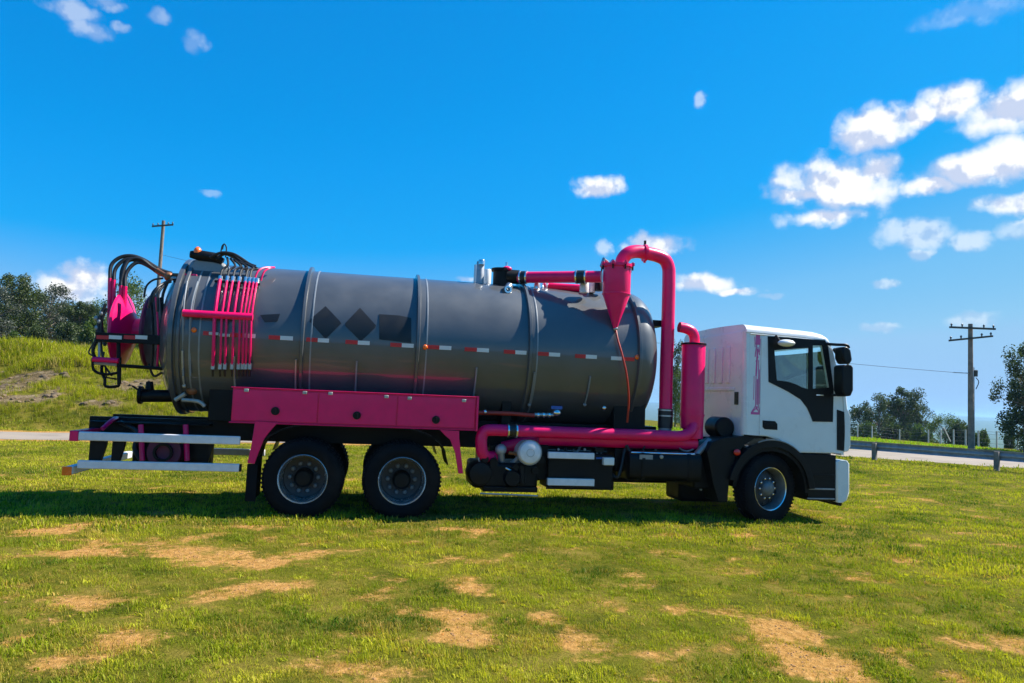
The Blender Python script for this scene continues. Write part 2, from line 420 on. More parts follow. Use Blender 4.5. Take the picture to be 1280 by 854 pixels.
# ================================================================== the truck
T = empty('tanker_truck', (2.6, 1.22, 0), 'dark grey vacuum tanker truck with bright pink pipes and white cab parked on grass', 'truck')
TY, TZ, TR = 1.22, 2.37, 1.07
def surf(X, Z, off=0.0):
    """point on the near side of the tank at height Z"""
    a = math.asin(max(-1, min(1, (Z-TZ)/TR))); r = TR+off
    return Vector((X, TY-math.cos(a)*r, TZ+math.sin(a)*r))
def on_tank(px, py, off=0.0):
    d = ray(px, py).normalized(); oy, oz = CAM.y-TY, CAM.z-TZ; R = TR+off
    a = d.y**2+d.z**2; b = 2*(oy*d.y+oz*d.z); c = oy*oy+oz*oz-R*R; q = b*b-4*a*c
    t = (-b-math.sqrt(max(0, q)))/(2*a); return CAM+d*t
XR = at(209, 430, .15).x; XF = at(800, 446, .15).x
prof = [(XR-.30, .002), (XR-.29, .30), (XR-.24, .60), (XR-.15, .85), (XR-.05, 1.0), (XR, TR-.02), (XR, TR)]
prof += [(XR+(XF-XR)*i/20, TR) for i in range(1, 20)] + [(XF, TR), (XF+.08, TR), (XF+.15, TR-.006), (XF+.22, TR-.035), (XF+.29, TR-.09), (XF+.335, TR-.17), (XF+.375, TR-.31), (XF+.41, TR-.56), (XF+.43, .25), (XF+.435, .002)]
tank = part(MB().lathe(prof, (0, TY, TZ), 'X', 96), 'tank', 'tank_paint', T, angle=30)
def ring(x, wd, off, name='tank_ring', m='tank_paint', seg=96):
    return part(MB().lathe([(x-wd/2, TR-.01), (x-wd/2, TR+off*.7), (x-wd/2+.008, TR+off), (x+wd/2-.008, TR+off), (x+wd/2, TR+off*.7), (x+wd/2, TR-.01)], (0, TY, TZ), 'X', seg, close=True), name, m, tank)
for px in (377, 522, 663, 800): 
    x = at(px, 436, .15).x; ring(x, .05, .06)
for px in (388, 533, 672, 236, 248):
    x = at(px, 436, .15).x; ring(x, .022, .008, 'weld_seam', 'weld_and_sunlit_paint')
ring(XR+.03, .07, .05, 'flange'); ring(XR+.12, .05, .03, 'flange')
ring(XF+.03, .015, .006, 'weld_seam', 'weld_and_sunlit_paint')
def tape(px0, px1, py, red):
    a = on_tank(px0, py-3, .006); b = on_tank(px1, py+2.5, .006); n = 3; mb = MB(); V = []
    z0 = b.z+.0; z1 = z0+.055
    for i in range(2):
        X = (a.x, b.x)[i]
        for k in range(n): V.append(surf(X, z0+(z1-z0)*k/(n-1), .007))
    for i in range(2):
        X = (a.x, b.x)[i]
        for k in range(n): V.append(surf(X, z0+(z1-z0)*k/(n-1), .0005))
    F = [(0, 3, 4, 1), (1, 4, 5, 2), (6, 7, 10, 9), (7, 8, 11, 10), (0, 6, 9, 3), (2, 5, 11, 8), (0, 1, 7, 6), (1, 2, 8, 7), (3, 9, 10, 4), (4, 10, 11, 5)]
    mb.add(V, F); part(mb, 'reflective_tape', 'tape_red' if red else 'tape_white', tank)
def tline(px): return 416.5+(px-247)*(447.5-414.5)/(790-247)
for r0, r1, w1 in [(254, 270, None), (288, 303, 319), (336, 350, 366), (383, 397, 411), (432, 447, 462), (488, 502, 517), (534, 549, 564), (581, 596, 611), (630, 644, 658), (672, 686, 700), (719, 732, 746)]:
    tape(r0, r1, tline((r0+r1)/2), True)
    if w1: tape(r1+.4, w1, tline((r1+w1)/2), False)
tape(764, 777, tline(770), False); tape(780, 793, tline(786), True)
def lamp(p, r, m, name='marker_lamp', parent=None):
    part(MB().lathe([(-.025, r), (-.015, r*1.05), (0, r), (0, .002)], (p.x, p.y, p.z), 'Y', 16), name, m, parent or tank) if False else \
        part(MB().sphere((p.x, p.y, p.z), r, 1, .6, 1), name, m, parent or tank)
for px, py in ((242.5, 412.5), (531.5, 434), (796.5, 446.5)): lamp(on_tank(px, py, .012), .036, 'orange_lens')
# dark placards: diamonds, square and the shape by the pipes, following the curve of the shell
def placard(pts):
    """convex outline in the photograph wrapped on the shell"""
    P = [on_tank(a, b, 0) for a, b in pts]; xs = [p.x for p in P]; zs = [p.z for p in P]
    z0, z1 = min(zs), max(zs); N = 14; V = []; F = []
    def span(z):
        c = []
        for i in range(len(P)):
            a, b = P[i], P[(i+1) % len(P)]
            if (a.z-z)*(b.z-z) <= 0 and abs(a.z-b.z) > 1e-6: c.append(a.x+(b.x-a.x)*(z-a.z)/(b.z-a.z))
        return min(c), max(c)
    for i in range(N+1):
        z = z0+(z1-z0)*(i/N)*.998+.001*(z1-z0); l, r = span(z)
        for off in (.006, .001): V += [surf(l, z, off), surf(r, z, off)]
    for i in range(N):
        o = i*4; F += [(o, o+1, o+5, o+4), (o+3, o+2, o+6, o+7), (o+2, o, o+4, o+6), (o+1, o+3, o+7, o+5)]
    F += [(0, 2, 3, 1), (N*4, N*4+1, N*4+3, N*4+2)]
    mb = MB(); mb.add(V, F); part(mb, 'placard', 'dark_decal', tank)
placard([(407, 383), (427, 404), (407, 424), (386, 401)])
placard([(450, 385), (471, 408), (451, 427), (430, 406)])
placard([(474, 393), (514, 395.5), (514, 429), (474, 426)])
placard([(325, 394), (350, 392.5), (347, 402), (331, 403)])
# thin pale posts under the tape line
for px, y0, y1 in ((228, 438, 481), (293, 445, 486), (370, 449, 489), (446, 451, 490), (520, 455, 495), (596, 459, 497), (668, 465, 505), (738, 470, 505)):
    a = on_tank(px, y0, .02); b = on_tank(px, y1, .02); mb = MB(); N = 5
    pts = [surf(a.x, a.z+(b.z-a.z)*i/N, .022) for i in range(N+1)]
    part(mb.tube(pts, .013, 8), 'drain_tube', 'zinc' if px < 400 else 'weld_and_sunlit_paint', tank)
    part(MB().sphere(pts[-1], .028), 'bracket', 'zinc' if px < 400 else 'weld_and_sunlit_paint', tank)
# saddle and sub frame
def boxpx(name, m, x0, y0, x1, y1, Y0, Y1, bevel=.008, par=None, label=None):
    a = at(x0, y0, Y0); b = at(x1, y1, Y0)
    return part(MB().box((min(a.x, b.x), Y0, min(a.z, b.z)), (max(a.x, b.x), Y1, max(a.z, b.z))), name, m, par or T, bevel, label=label)
xr0 = at(112, 532, .75).x
for y in (.72, 1.64):
    part(MB().box((xr0, y, .93), (6.9, y+.08, 1.2)), 'frame_rail', 'black_paint', T, .006)
for x in [xr0+.05, xr0+.75, xr0+1.5, -.1, 1.2, 2.6, 4.0, 5.2, 6.5]:
    part(MB().box((x, .80, .97), (x+.1, 1.64, 1.15)), 'cross_member', 'black_paint', T, .006)
xs0 = at(262, 500, .5).x
for k, (x, wd) in enumerate([(xs0, .42), (.2, .14), (1.9, .14), (3.6, .5)]):
    part(MB().prism([(x, 1.2), (x+wd, 1.2), (x+wd, 1.75), (x, 1.75)], .45, 2.0), 'tank_saddle', 'black_paint', T, .01)
part(MB().box((xs0, .62, 1.2), (4.35, 1.82, 1.33)), 'sub_frame', 'black_paint', T, .01)
# ---- side box (pink) with three doors
a = at(291, 484.3, 0); b = at(597, 539, 0); bt, bb = 1.664, 1.222
SB = part(MB().box((a.x, .03, bb), (b.x-.03, .50, bt)), 'tool_box', 'pink_paint', T, .006)
seams = [a.x+.01, at(398, 500, 0).x, at(497, 500, 0).x, b.x-.04]
for i in range(3):
    d = part(MB().box((seams[i]+.008, .012, bb+.02), (seams[i+1]-.008, .034, bt-.02)), 'door', 'pink_paint', SB, .004)
part(MB().box((a.x-.02, .0, bt), (b.x-.02, .52, bt+.012)), 'lid_lip', 'pink_paint', SB, .003)
part(MB().box((a.x-.02, .0, bb-.014), (b.x-.02, .52, bb)), 'bottom_lip', 'pink_paint', SB, .003)
part(MB().box((b.x-.03, -.01, bb-.02), (b.x, .52, bt+.02)), 'end_plate', 'pink_paint', SB, .004)
for px, py in ((344, 514), (446, 519.5), (545, 525)):
    p = at(px, py, 0)
    part(MB().lathe([(-.012, .045), (-.012, .052), (.012, .055), (.016, .002)][::-1], (p.x, 0, p.z), 'Y', 20), 'latch', 'black_plastic', SB)
    part(MB().box((p.x-.012, -.03, p.z-.035), (p.x+.012, -.012, p.z+.035)), 'latch_handle', 'black_plastic', SB, .004)
for px, py in ((308, 488), (381, 491), (413, 492), (483, 496), (512, 498), (580, 501)):
    p = at(px, py, 0); part(MB().box((p.x-.028, -.008, p.z-.02), (p.x+.028, .012, p.z+.02)), 'hinge', 'zinc', SB, .005)
# ---- fender stays and mudguards
part(MB().prism([poly([(319, 526.5), (347, 528.5), (336, 541), (330, 549), (323, 566), (318, 580), (309, 579), (314, 558)], 0)], -.005, .05), 'fender_stay', 'pink_paint', T, .004)
part(MB().prism([poly([(550, 537.5), (574, 539), (574, 548), (579, 592), (573, 592), (569, 566), (563, 550), (556, 544)], 0)], -.005, .05), 'fender_stay', 'pink_paint', T, .004)
def guard(xc0, xc1, zt, z0, r, y0, y1, par):
    P = [(xc0-r*1.05, z0)]
    P += [(xc0-r*math.cos(t), zt-r*.55+r*.55*math.sin(t)) for t in [PI/2*i/8 for i in range(9)]]
    P += [(xc1+r*math.sin(t), zt-r*.55+r*.55*math.cos(t)) for t in [PI/2*i/8 for i in range(9)]]
    P += [(xc1+r*1.05, z0)]
    V = []; F = []
    for (x, z) in P: V += [(x, y0, z), (x, y1, z), (x, y1, z+.02), (x, y0, z+.02)]
    for i in range(len(P)-1):
        o = i*4
        for k in range(4): F.append((o+k, o+(k+1) % 4, o+4+(k+1) % 4, o+4+k))
    mb = MB(); mb.add(V, F); part(mb, 'mudguard', 'black_plastic', par)
W1, W2, W3 = -.80, .50, 5.91
guard(W1+.1, W2-.1, 1.2, .72, .68, .03, .62, T); guard(W1+.1, W2-.1, 1.2, .72, .68, 1.82, 2.42, T)
boxpx('mudflap', 'rubber', 309, 580, 319, 627, .01, .05, .004)
part(MB().box((W1-.62, .06, .22), (W1-.60, .6, .8)), 'mudflap', 'rubber', T, .004)
# ---- wheels
def tyre_mb(yc, R=.52, hw=.14, tread=True):
    mb = MB(); pr = [(-hw+.015, .315), (-hw-.004, .36), (-hw-.008, .42), (-hw+.006, .475), (-hw+.03, .505), (-hw+.05, R)]
    pr += [(-.075, R), (-.07, R-.014), (-.058, R-.014), (-.053, R), (-.015, R), (-.01, R-.014), (.01, R-.014), (.015, R)]
    pr += [(-h, r) for h, r in reversed(pr[:10])]
    pr = pr[:14]+[(.053, R), (.058, R-.014), (.07, R-.014), (.075, R), (hw-.05, R), (hw-.03, .505), (hw-.006, .475), (hw+.008, .42), (hw+.004, .36), (hw-.015, .315)]
    mb.lathe(pr, (0, yc, 0), 'Y', 64, close=True)
    for k in range(56):   # shoulder lugs
        t = 2*PI*k/56
        for s in (-1, 1):
            ca, sa = math.cos(t), math.sin(t); V = []
            for dt, rr, yy in ((-.026, R+.004, hw-.055), (.026, R+.004, hw-.055), (.026, .5, hw-.018), (-.026, .5, hw-.018)):
                for q in (0, .012): V.append(((rr+q)*math.cos(t+dt), yc+s*(yy+q*.5), (rr+q)*math.sin(t+dt)))
            mb.add(V, [(1, 3, 5, 7), (0, 1, 3, 2), (2, 3, 5, 4), (4, 5, 7, 6), (6, 7, 1, 0)])
    return mb
def rear_wheel(x, s):
    yo = .14 if s < 0 else 2.31; sg = 1 if s < 0 else -1
    def L(pr): return [(h*sg, r) for h, r in pr]
    wd = part(MB().lathe(L([(.16, .03), (.16, .25), (.155, .268), (.165, .285), (.19, .285), (.19, .03)]), (0, 0, 0), 'Y', 48), 'wheel', 'disc_steel', T, loc=(x, yo, .50))
    def sub(mb, n, m, **k):
        o = mb.build(n, m, None, **k); o.parent = wd; return o
    sub(tyre_mb(0), 'tyre', 'rubber')
    sub(tyre_mb(.33*sg), 'tyre', 'rubber')
    sub(MB().lathe(L([(-.125, .325), (-.13, .318), (-.118, .308), (-.10, .295), (-.06, .283), (.16, .278), (.16, .290), (-.05, .296), (-.10, .312)]), (0, 0, 0), 'Y', 64, close=True), 'rim', 'bright_steel')
    sub(MB().lathe(L([(.16, .128), (.0, .125), (-.03, .11), (-.05, .09), (-.055, .002)]), (0, 0, 0), 'Y', 32), 'hub', 'black_paint')
    for k in range(10):
        t = 2*PI*k/10; sub(MB().lathe(L([(.16, .033), (.125, .031), (.112, .022), (.108, .002)]), (.185*math.cos(t), 0, .185*math.sin(t)), 'Y', 10), 'wheel_nut', 'nut_steel')
    return wd
for x in (W1, W2):
    for s in (-1, 1): rear_wheel(x, s)
    part(MB().tube([(x, .3, .5), (x, 2.15, .5)], .075, 14), 'axle', 'black_paint', T)
    part(MB().sphere((x, 1.22, .52), .2, 1, 1, 1), 'differential', 'black_paint', T)
def front_wheel(yo, sg, rz):
    def L(pr): return [(h*sg, r) for h, r in pr]
    wd = part(MB().lathe(L([(-.02, .03), (-.02, .17), (.0, .22), (.04, .268), (.06, .285), (.075, .285), (.06, .03)]), (0, 0, 0), 'Y', 48), 'wheel', 'disc_steel', T, loc=(W3, yo, .49))
    wd.rotation_euler.z = rz
    def sub(mb, n, m, **k):
        o = mb.build(n, m, None, **k); o.parent = wd; return o
    sub(tyre_mb(0, .51), 'tyre', 'rubber')
    sub(MB().lathe(L([(-.125, .325), (-.13, .318), (-.122, .306), (-.115, .312)]), (0, 0, 0), 'Y', 64, close=True), 'rim', 'bright_steel')
    sub(MB().lathe(L([(-.12, .306), (-.10, .295), (-.06, .283), (.12, .278), (.12, .290), (-.05, .296), (-.11, .310)]), (0, 0, 0), 'Y', 64, close=True), 'rim_well', 'nut_steel')
    sub(MB().lathe(L([(-.02, .12), (-.08, .115), (-.11, .09), (-.125, .05), (-.127, .002)]), (0, 0, 0), 'Y', 32), 'hub', 'nut_steel')
    for k in range(10):
        t = 2*PI*k/10; sub(MB().lathe(L([(-.02, .019), (-.06, .017), (-.065, .012), (-.066, .002)]), (.15*math.cos(t), 0, .15*math.sin(t)), 'Y', 6), 'wheel_nut', 'bright_steel')
        t += PI/10; sub(MB().lathe(L([(.05, .032), (-.002, .032), (-.003, .002)]), (.222*math.cos(t), 0, .222*math.sin(t)), 'Y', 12), 'hand_hole', 'dark_decal')
front_wheel(.17, 1, math.radians(16)); front_wheel(2.27, -1, math.radians(16))
part(MB().tube([(W3, .3, .46), (W3, 2.15, .46)], .06, 12), 'axle', 'black_paint', T)
# ---- side guards at the rear
a, b = at(97.5, 546, 0), at(300, 550, 0)
def rail(z0, z1, x0, x1, y0, y1):
    mb = MB()
    mb.box((x0, y0, z0), (x1, y1, z1))
    o = part(mb, 'side_guard_rail', 'aluminium', T, .012)
    h = (z1-z0)
rail(.925, 1.035, a.x, b.x, 0, .05)
a2, b2 = at(96, 581, 0), at(299, 585, 0); rail(.575, .68, a2.x, b2.x, 0, .05)
rail(.925, 1.035, a.x, b.x, 2.40, 2.45); rail(.575, .68, a2.x, b2.x, 2.40, 2.45)
part(MB().box((b2.x, .0, .58), (b2.x+.025, .05, .675)), 'end_cap', 'black_plastic', T, .004)
p0 = at(87, 538, 0)
part(MB().box((p0.x, -.0, .915), (a.x-.003, .1, 1.045)), 'corner_block', 'pink_paint', T, .008)
part(MB().box((p0.x, .1, .93), (p0.x+.12, 2.35, 1.045)), 'cross_beam', 'pink_paint', T, .006)
for px0, px1, n in ((113, 135, 1), (141, 158, 1), (262, 268, 1)):
    q0 = at(px0, 565, .1).x; q1 = at(px1, 565, .1).x
    part(MB().prism([(q0, .60), (q0, 1.0), (q1, 1.0), (q1-.02, .85), (q1-.08, .60)], .052, .12), 'guard_bracket', 'black_paint', T, .005)
q = at(76, 596, -.02)
part(MB().box((q.x+.02, -.03, .50), (q.x+.12, 2.45, .60)), 'bumper_bar', 'aluminium', T, .012)
part(MB().box((q.x+.015, -.05, .495), (q.x+.125, -.03, .605)), 'bumper_end_cap', 'orange_lens', T, .006)
for y in (.75, 1.65): part(MB().box((q.x+.05, y, .6), (q.x+.12, y+.08, 1.1)), 'bumper_hanger', 'black_paint', T, .006)
# equipment between the rear rails
part(MB().box((at(166, 560, .5).x, .5, .58), (at(264, 560, .5).x, .72, .93)), 'equipment_box', 'black_paint', T, .02)
part(MB().lathe([(-.1, .002), (-.1, .21), (.1, .21), (.1, .002)], (at(205, 560, .3).x, .4, .78), 'Y', 24), 'hose_drum', 'maroon_paint', T)
part(MB().lathe([(-.16, .09), (-.16, .12), (-.1, .12), (-.1, .09)], (at(205, 560, .3).x, .4, .78), 'Y', 20, close=True), 'drum_hub', 'black_paint', T)
for px in (176, 232): part(MB().tube([at(px, 531, .4), at(px+2, 576, .35)], .035, 10), 'stay', 'pink_paint', T)
part(MB().tube([at(150, 528, .6), at(172, 540, .5), at(168, 560, .45), at(176, 575, .4)], .03, 10, smooth=4), 'hose', 'hose_rubber', T)
boxpx('deck_plate', 'black_paint', 112, 526, 262, 533, .5, 1.9, .006)
part(MB().tube([at(128, 536, .2), at(142, 524, .5), at(150, 524, 1.0)], .028, 10, smooth=4), 'tow_pin_lever', 'pink_paint', T)
# ---- outlet valve at the rear bottom of the tank
part(MB().tube([at(174, 495, .7), at(206, 495, .7), at(262, 495, .75)], .085, 18), 'outlet_pipe', 'black_paint', T)
part(MB().lathe([(-.02, .002), (-.02, .12), (.02, .12), (.02, .002)], tuple(at(176, 494, .7)), 'X', 20), 'outlet_flange', 'black_paint', T)
part(MB().tube([at(187, 490, .7), at(187, 477, .7)], [.06, .045], 14), 'valve_body', 'black_paint', T)
part(MB().tube([at(166, 483, .66), at(172, 487, .62), at(186, 487, .62)], .014, 8), 'valve_lever', 'black_plastic', T)
part(MB().sphere(at(240, 488, .5), .07, 1.1, 1, .9), 'brass_valve', 'brown_metal', T)
part(MB().tube([at(228, 500, .5), at(248, 502, .45), at(256, 508, .45)], .028, 10, smooth=3), 'valve_fitting', 'zinc', T)
part(MB().tube([at(219, 500, .52), at(232, 492, .5)], .03, 10), 'valve_fitting', 'zinc', T)
# ---- rear hose reel with dished pink disc
RC = at(156, 413, 1.1); RX = RC.x
dprof = [(-.07, .002), (-.07, .50), (-.05, .53), (-.02, .52), (.02, .46), (.06, .36), (.11, .25), (.14, .17), (.145, .002)]
REEL = part(MB().lathe(dprof, (RX, 1.1, RC.z), 'X', 48), 'hose_reel', 'pink_paint', T)
RX2 = at(190, 420, 1.1).x
part(MB().lathe([(.1, .17), (RX2-RX-.02, .2)], (RX, 1.1, RC.z), 'X', 28), 'reel_hub', 'pink_paint', REEL)
part(MB().lathe([(-.03, .002), (-.03, .52), (.0, .54), (.03, .52), (.03, .002)], (RX2, 1.1, RC.z), 'X', 40), 'reel_disc', 'maroon_paint', REEL)
p = at(120, 427, .45); p2 = at(205, 427, .45)
bar = part(MB().box((at(119, 420, .45).x, .45, p.z-.0), (at(200, 420, .45).x, .50, at(119, 415, .45).z)), 'marker_bar', 'black_paint', T, .006)
for x0, x1, m in ((121, 136, 'tape_red'), (136.3, 152, 'tape_white'), (155, 169, 'tape_red'), (169.3, 184, 'tape_white')):
    a = at(x0, 419, .447); b = at(x1, 424.5, .447); part(MB().box((a.x, .443, b.z), (b.x, .449, a.z)), 'reflective_tape', m, bar)
part(MB().tube([at(118, 455, .5), at(117, 437, .5), at(124, 422, .5)], .016, 8, smooth=3), 'reel_frame', 'black_paint', T)
part(MB().tube([at(124, 428, .5), at(124, 447, .5)], .016, 8), 'reel_frame', 'galvanised', T)
part(MB().tube([at(116, 447, .5), at(116, 460, .5), at(122, 466, .5), at(134, 468, .5), at(148, 466, .5)], .018, 8, smooth=3), 'reel_frame', 'black_paint', T)
part(MB().tube([at(129, 448, .6), at(127, 464, .55), at(131, 474, .5), at(132, 483, .5), at(146, 483, .5), at(149, 478, .5), at(150, 447, .5)], .02, 8, smooth=3), 'reel_frame', 'black_paint', T)
part(MB().tube([at(116, 449, .45), at(148, 451, .45)], .035, 10), 'tool_tray', 'pink_paint', T)
part(MB().tube([at(118, 454, .5), at(146, 456, .5)], .02, 8), 'tool_tray', 'galvanised', T)
part(MB().tube([at(132, 460, .5), at(133, 472, .5), at(146, 474, .5)], .012, 8), 'reel_frame', 'black_paint', T)
part(MB().tube([at(148, 457, .5), at(206, 461, .5)], .024, 8), 'reel_arm', 'black_paint', T)
part(MB().tube([at(148, 426, .5), at(149, 480, .5)], .026, 8), 'reel_post', 'black_paint', T, label='dark red painted post')
part(MB().tube([at(131, 432, .7), at(127, 405, .8), at(131, 385, .8)], .02, 8, smooth=3), 'hydraulic_hose', 'hose_rubber', T)
part(MB().tube([at(118, 446, .5), at(111, 441, .5), at(115, 432, .5), at(121, 424, .5)], .01, 6, smooth=4), 'hydraulic_hose', 'hose_rubber', T)
# pink risers + black hoses arching over
for i, (x, yb, yt) in enumerate(((137.5, 405, 348), (142.5, 395, 350), (151.5, 385, 357), (156.5, 385, 358))):
    part(MB().tube([at(x-1, yb, .9), at(x, yt, .9)], .028, 10), 'riser_pipe', 'pink_paint', T)
arcs = [[(137.5, 350), (139, 332), (150, 322), (165, 320), (180, 325), (200, 337), (215, 342)],
        [(142.5, 352), (144, 337), (154, 326), (167, 323), (182, 329), (200, 340), (218, 344)],
        [(151.5, 358), (152, 340), (158, 328), (168, 325), (184, 331), (200, 341), (216, 347)],
        [(156.5, 359), (157, 345), (163, 334), (173, 328), (186, 333), (201, 343), (218, 349)],
        [(150, 358), (155, 336), (162, 325), (176, 324), (190, 334), (206, 343)]]
for a in arcs: part(MB().tube([at(x, y, .9+.04*i) for i, (x, y) in enumerate(a)], .026, 10, smooth=5), 'hydraulic_hose', 'hose_rubber', T)
for a in ([(190, 378), (195, 362), (205, 354), (214, 350)], [(197, 390), (198, 368), (206, 356), (214, 352)], [(186, 385), (189, 370), (196, 360), (210, 352)], [(228, 398), (226, 372), (232, 350)]):
    part(MB().tube([at(x, y, .32+.1*(i > 1)) for i, (x, y) in enumerate(a)], .017, 8, smooth=5), 'hydraulic_hose', 'hose_rubber', T)
part(MB().tube([at(196, 338, .8), at(206, 344, .75), at(226, 345, .7)], .035, 10), 'swivel_fitting', 'brown_metal', T)
part(MB().sphere(at(211, 346, .7), .065, 1, 1, 1), 'swivel_joint', 'brown_metal', T)
part(MB().tube([at(214, 348, .68), at(232, 350, .66)], .03, 10), 'swivel_fitting', 'zinc', T)
for a, r_ in (([(121, 452), (116, 438), (122, 418), (124, 400), (132, 380)], .022), ([(128, 446), (126, 425), (127, 402), (134, 386)], .016), ([(140, 470), (134, 462), (128, 452), (130, 440)], .014),
          ([(119, 430), (123, 424), (121, 410), (128, 398)], .018), ([(180, 372), (183, 358), (192, 350), (204, 348)], .014), ([(205, 400), (203, 372), (210, 352)], .02), ([(198, 462), (196, 440), (203, 425), (204, 398)], .02), ([(186, 455), (192, 470), (202, 466)], .016)):
    part(MB().tube([at(x, y, .62) for x, y in a], r_, 8, smooth=5), 'hydraulic_hose', 'hose_rubber', T)
for px, py in ((121, 410), (124, 402), (120, 398), (127, 392)): part(MB().sphere(at(px, py, .62), .028, 1, 1, 1.3), 'hose_union', 'rim_steel', T)
for px in (189, 195, 201): part(MB().tube([at(px, 372, .55), at(px+3, 420, .5), at(px+1, 462, .55)], .014, 8, smooth=3), 'door_clamp', 'pink_paint' if px == 195 else 'black_paint', T)
# ---- crest plate, manway hump, beacon
part(MB().prism([poly([(224, 342), (246, 343), (248, 350), (225, 349)], .5)], .5, .62), 'ledge', 'pink_paint', T, .004)
part(MB().prism([poly([(216, 349), (248, 347), (262, 355), (246, 355), (217, 353)], .5)], .48, .9), 'ledge_bracket', 'black_paint', T, .004)
a = at(225, 340, .95)
hump = part(MB().prism([poly([(226, 345), (236, 330), (240, 324), (281, 328), (287, 335), (278, 352), (240, 352)], .62)], .62, 1.7), 'valve_housing', 'weld_and_sunlit_paint', T, .05)  # sunlight on the hump's top is put in as a lighter grey
part(MB().tube([at(238, 318, .62), at(250, 319.5, .62), at(268, 322, .62), at(279, 327, .62)], [.05, .075, .07, .045], 12), 'hydraulic_cylinder', 'black_plastic', T)
part(MB().lathe([(0, .05), (.03, .055), (.06, .045), (.085, .025), (.095, .002)][::1], tuple(at(247, 315, .6)-Vector((0, 0, .02))), 'Z', 18), 'beacon', 'orange_lens', T)
for i, a in enumerate(([(262, 322), (276, 316), (290, 317), (300, 322), (312, 330), (320, 333)], [(270, 325), (280, 318), (292, 321), (303, 328), (318, 334)],
          [(274, 330), (277, 310), (279, 306)], [(282, 322), (283, 310), (280, 305), (278, 312)], [(268, 324), (282, 317), (297, 320), (306, 330), (309, 343)], [(284, 318), (296, 325), (302, 334), (301, 346)])):
    part(MB().tube([at(x, y, .55+.03*i) for x, y in a], .019 if i not in (2, 3) else .009, 8, smooth=5), 'hydraulic_hose', 'hose_rubber', T)
# ---- row of control pipes
pk = [(275, 268), (284, 277), (291, 283), (299, 292), (307, 300), (312, 305), (317, 309), (321, 314)]
for i, (xt, xb) in enumerate(pk):
    top = on_tank(xt, 349.5+i*.4, .09); mid = on_tank((xt+xb)/2-1, 378, .08); m2 = on_tank(xb, 398, .08)
    part(MB().tube([top, mid, m2], .017 if i else .024, 8, smooth=4), 'control_pipe', 'pink_paint', T)
    zb = on_tank(xb-2, 459, .07); part(MB().tube([m2, on_tank(xb-1, 430, .07), zb], .015 if i else .022, 8, smooth=3), 'control_pipe', 'pink_paint', T)
    part(MB().tube([top+Vector((0, .02, .05)), top-Vector((0, 0, .03))], .028, 8), 'pipe_fitting', 'bright_steel', T)
    part(MB().tube([top-Vector((0, 0, .03)), top-Vector((0, 0, .09))], .03, 8), 'pipe_fitting', 'black_plastic', T)
    part(MB().tube([zb+Vector((0, 0, .05)), zb-Vector((0, 0, .03))], .026, 8), 'pipe_fitting', 'zinc', T)
    part(MB().tube([zb-Vector((0, 0, .03)), zb-Vector((0, -.04, .12))], .015, 8), 'hydraulic_hose', 'hose_rubber', T)
    if i < 6:
        s = (262+i*7, 352); part(MB().tube([top+Vector((0, .02, .05)), at(xt+3, 338, .45), at(xt+10, 331+i, .5), at(284+i*4, 322+i*1.2, .55)], .016, 8, smooth=5), 'hydraulic_hose', 'hose_rubber', T)
a, b = on_tank(229, 391, .07), on_tank(316, 397, .07)
zc = (a.z+b.z)/2
part(MB().tube([(a.x, a.y-.01, zc), (b.x, a.y-.01, zc)], .048, 14), 'manifold_bar', 'pink_paint', T)
a, b = on_tank(268, 350, .09), on_tank(325, 353, .09)
part(MB().box((a.x, a.y-.0, a.z-.03), (b.x, a.y+.05, a.z+.0)), 'pipe_clamp_bar', 'black_paint', T, .004)
for px, py in ((267, 417), (280, 419)): part(MB().box(tuple(on_tank(px, py, .07)-Vector((.06, .0, .02))), tuple(on_tank(px, py, .07)+Vector((.06, .06, .02)))), 'pipe_clamp', 'zinc', T, .003)
for dx in (0, 8): part(MB().tube([on_tank(318+dx, 351, .05), at(322+dx, 340, .42), at(330+dx, 335, .5), at(343, 334.5, .62)], .013, 8, smooth=5), 'hoop_rail', 'pink_paint', T)
for k in (0, 1): part(MB().tube([on_tank(247-13*k, 352, .05), on_tank(238-9*k, 392, .05), on_tank(238-9*k, 470, .05)], .012, 8, smooth=4), 'light_pipe', 'weld_and_sunlit_paint', T)
# ---- top of tank: vents, valve, suction pipe, cyclone
def up_cyl(name, m, px, py_top, py_bot, Y, r, seg=20):
    t = at(px, py_top, Y); b = at(px, py_bot, Y); return part(MB().lathe([(b.z-t.z, .002), (b.z-t.z, r), (-.01, r), (0, r*.9), (0, .002)], (b.x, Y, t.z), 'Z', seg), name, m, T)
up_cyl('vent_pipe', 'galvanised', 599.5, 327, 358, 1.0, .06); up_cyl('vent_cap', 'bright_steel', 602, 325, 331, .95, .05)
up_cyl('vent_pipe', 'white_paint', 608, 337, 356, 1.35, .07); up_cyl('vent_pipe', 'white_paint', 594, 331, 356, 1.25, .03)
up_cyl('valve_body', 'black_paint', 627, 336, 358, 1.0, .14)
part(MB().lathe([(-.02, .002), (-.02, .16), (.02, .16), (.02, .002)], tuple(at(627, 338, 1.0)), 'Z', 24), 'valve_flange', 'black_paint', T)
part(MB().lathe([(-.09, .002), (-.09, .11), (.12, .11), (.12, .002)], tuple(at(639, 346, .95)), 'X', 20), 'valve_body', 'black_plastic', T)
part(MB().sphere(at(634, 336, .9), .05, 1.5, 1, .8), 'valve_cap', 'pink_paint', T); up_cyl('bolt', 'bright_steel', 633, 328, 335, .95, .02, 10)
v0, v1 = at(648, 346.5, .92), at(752, 346.5, .30)
v0.z = v1.z = (v0.z+v1.z)/2
A = v0
part(MB().tube([v0, v1], .088, 24), 'suction_pipe', 'pink_paint', T)
dv = (v1-v0).normalized()
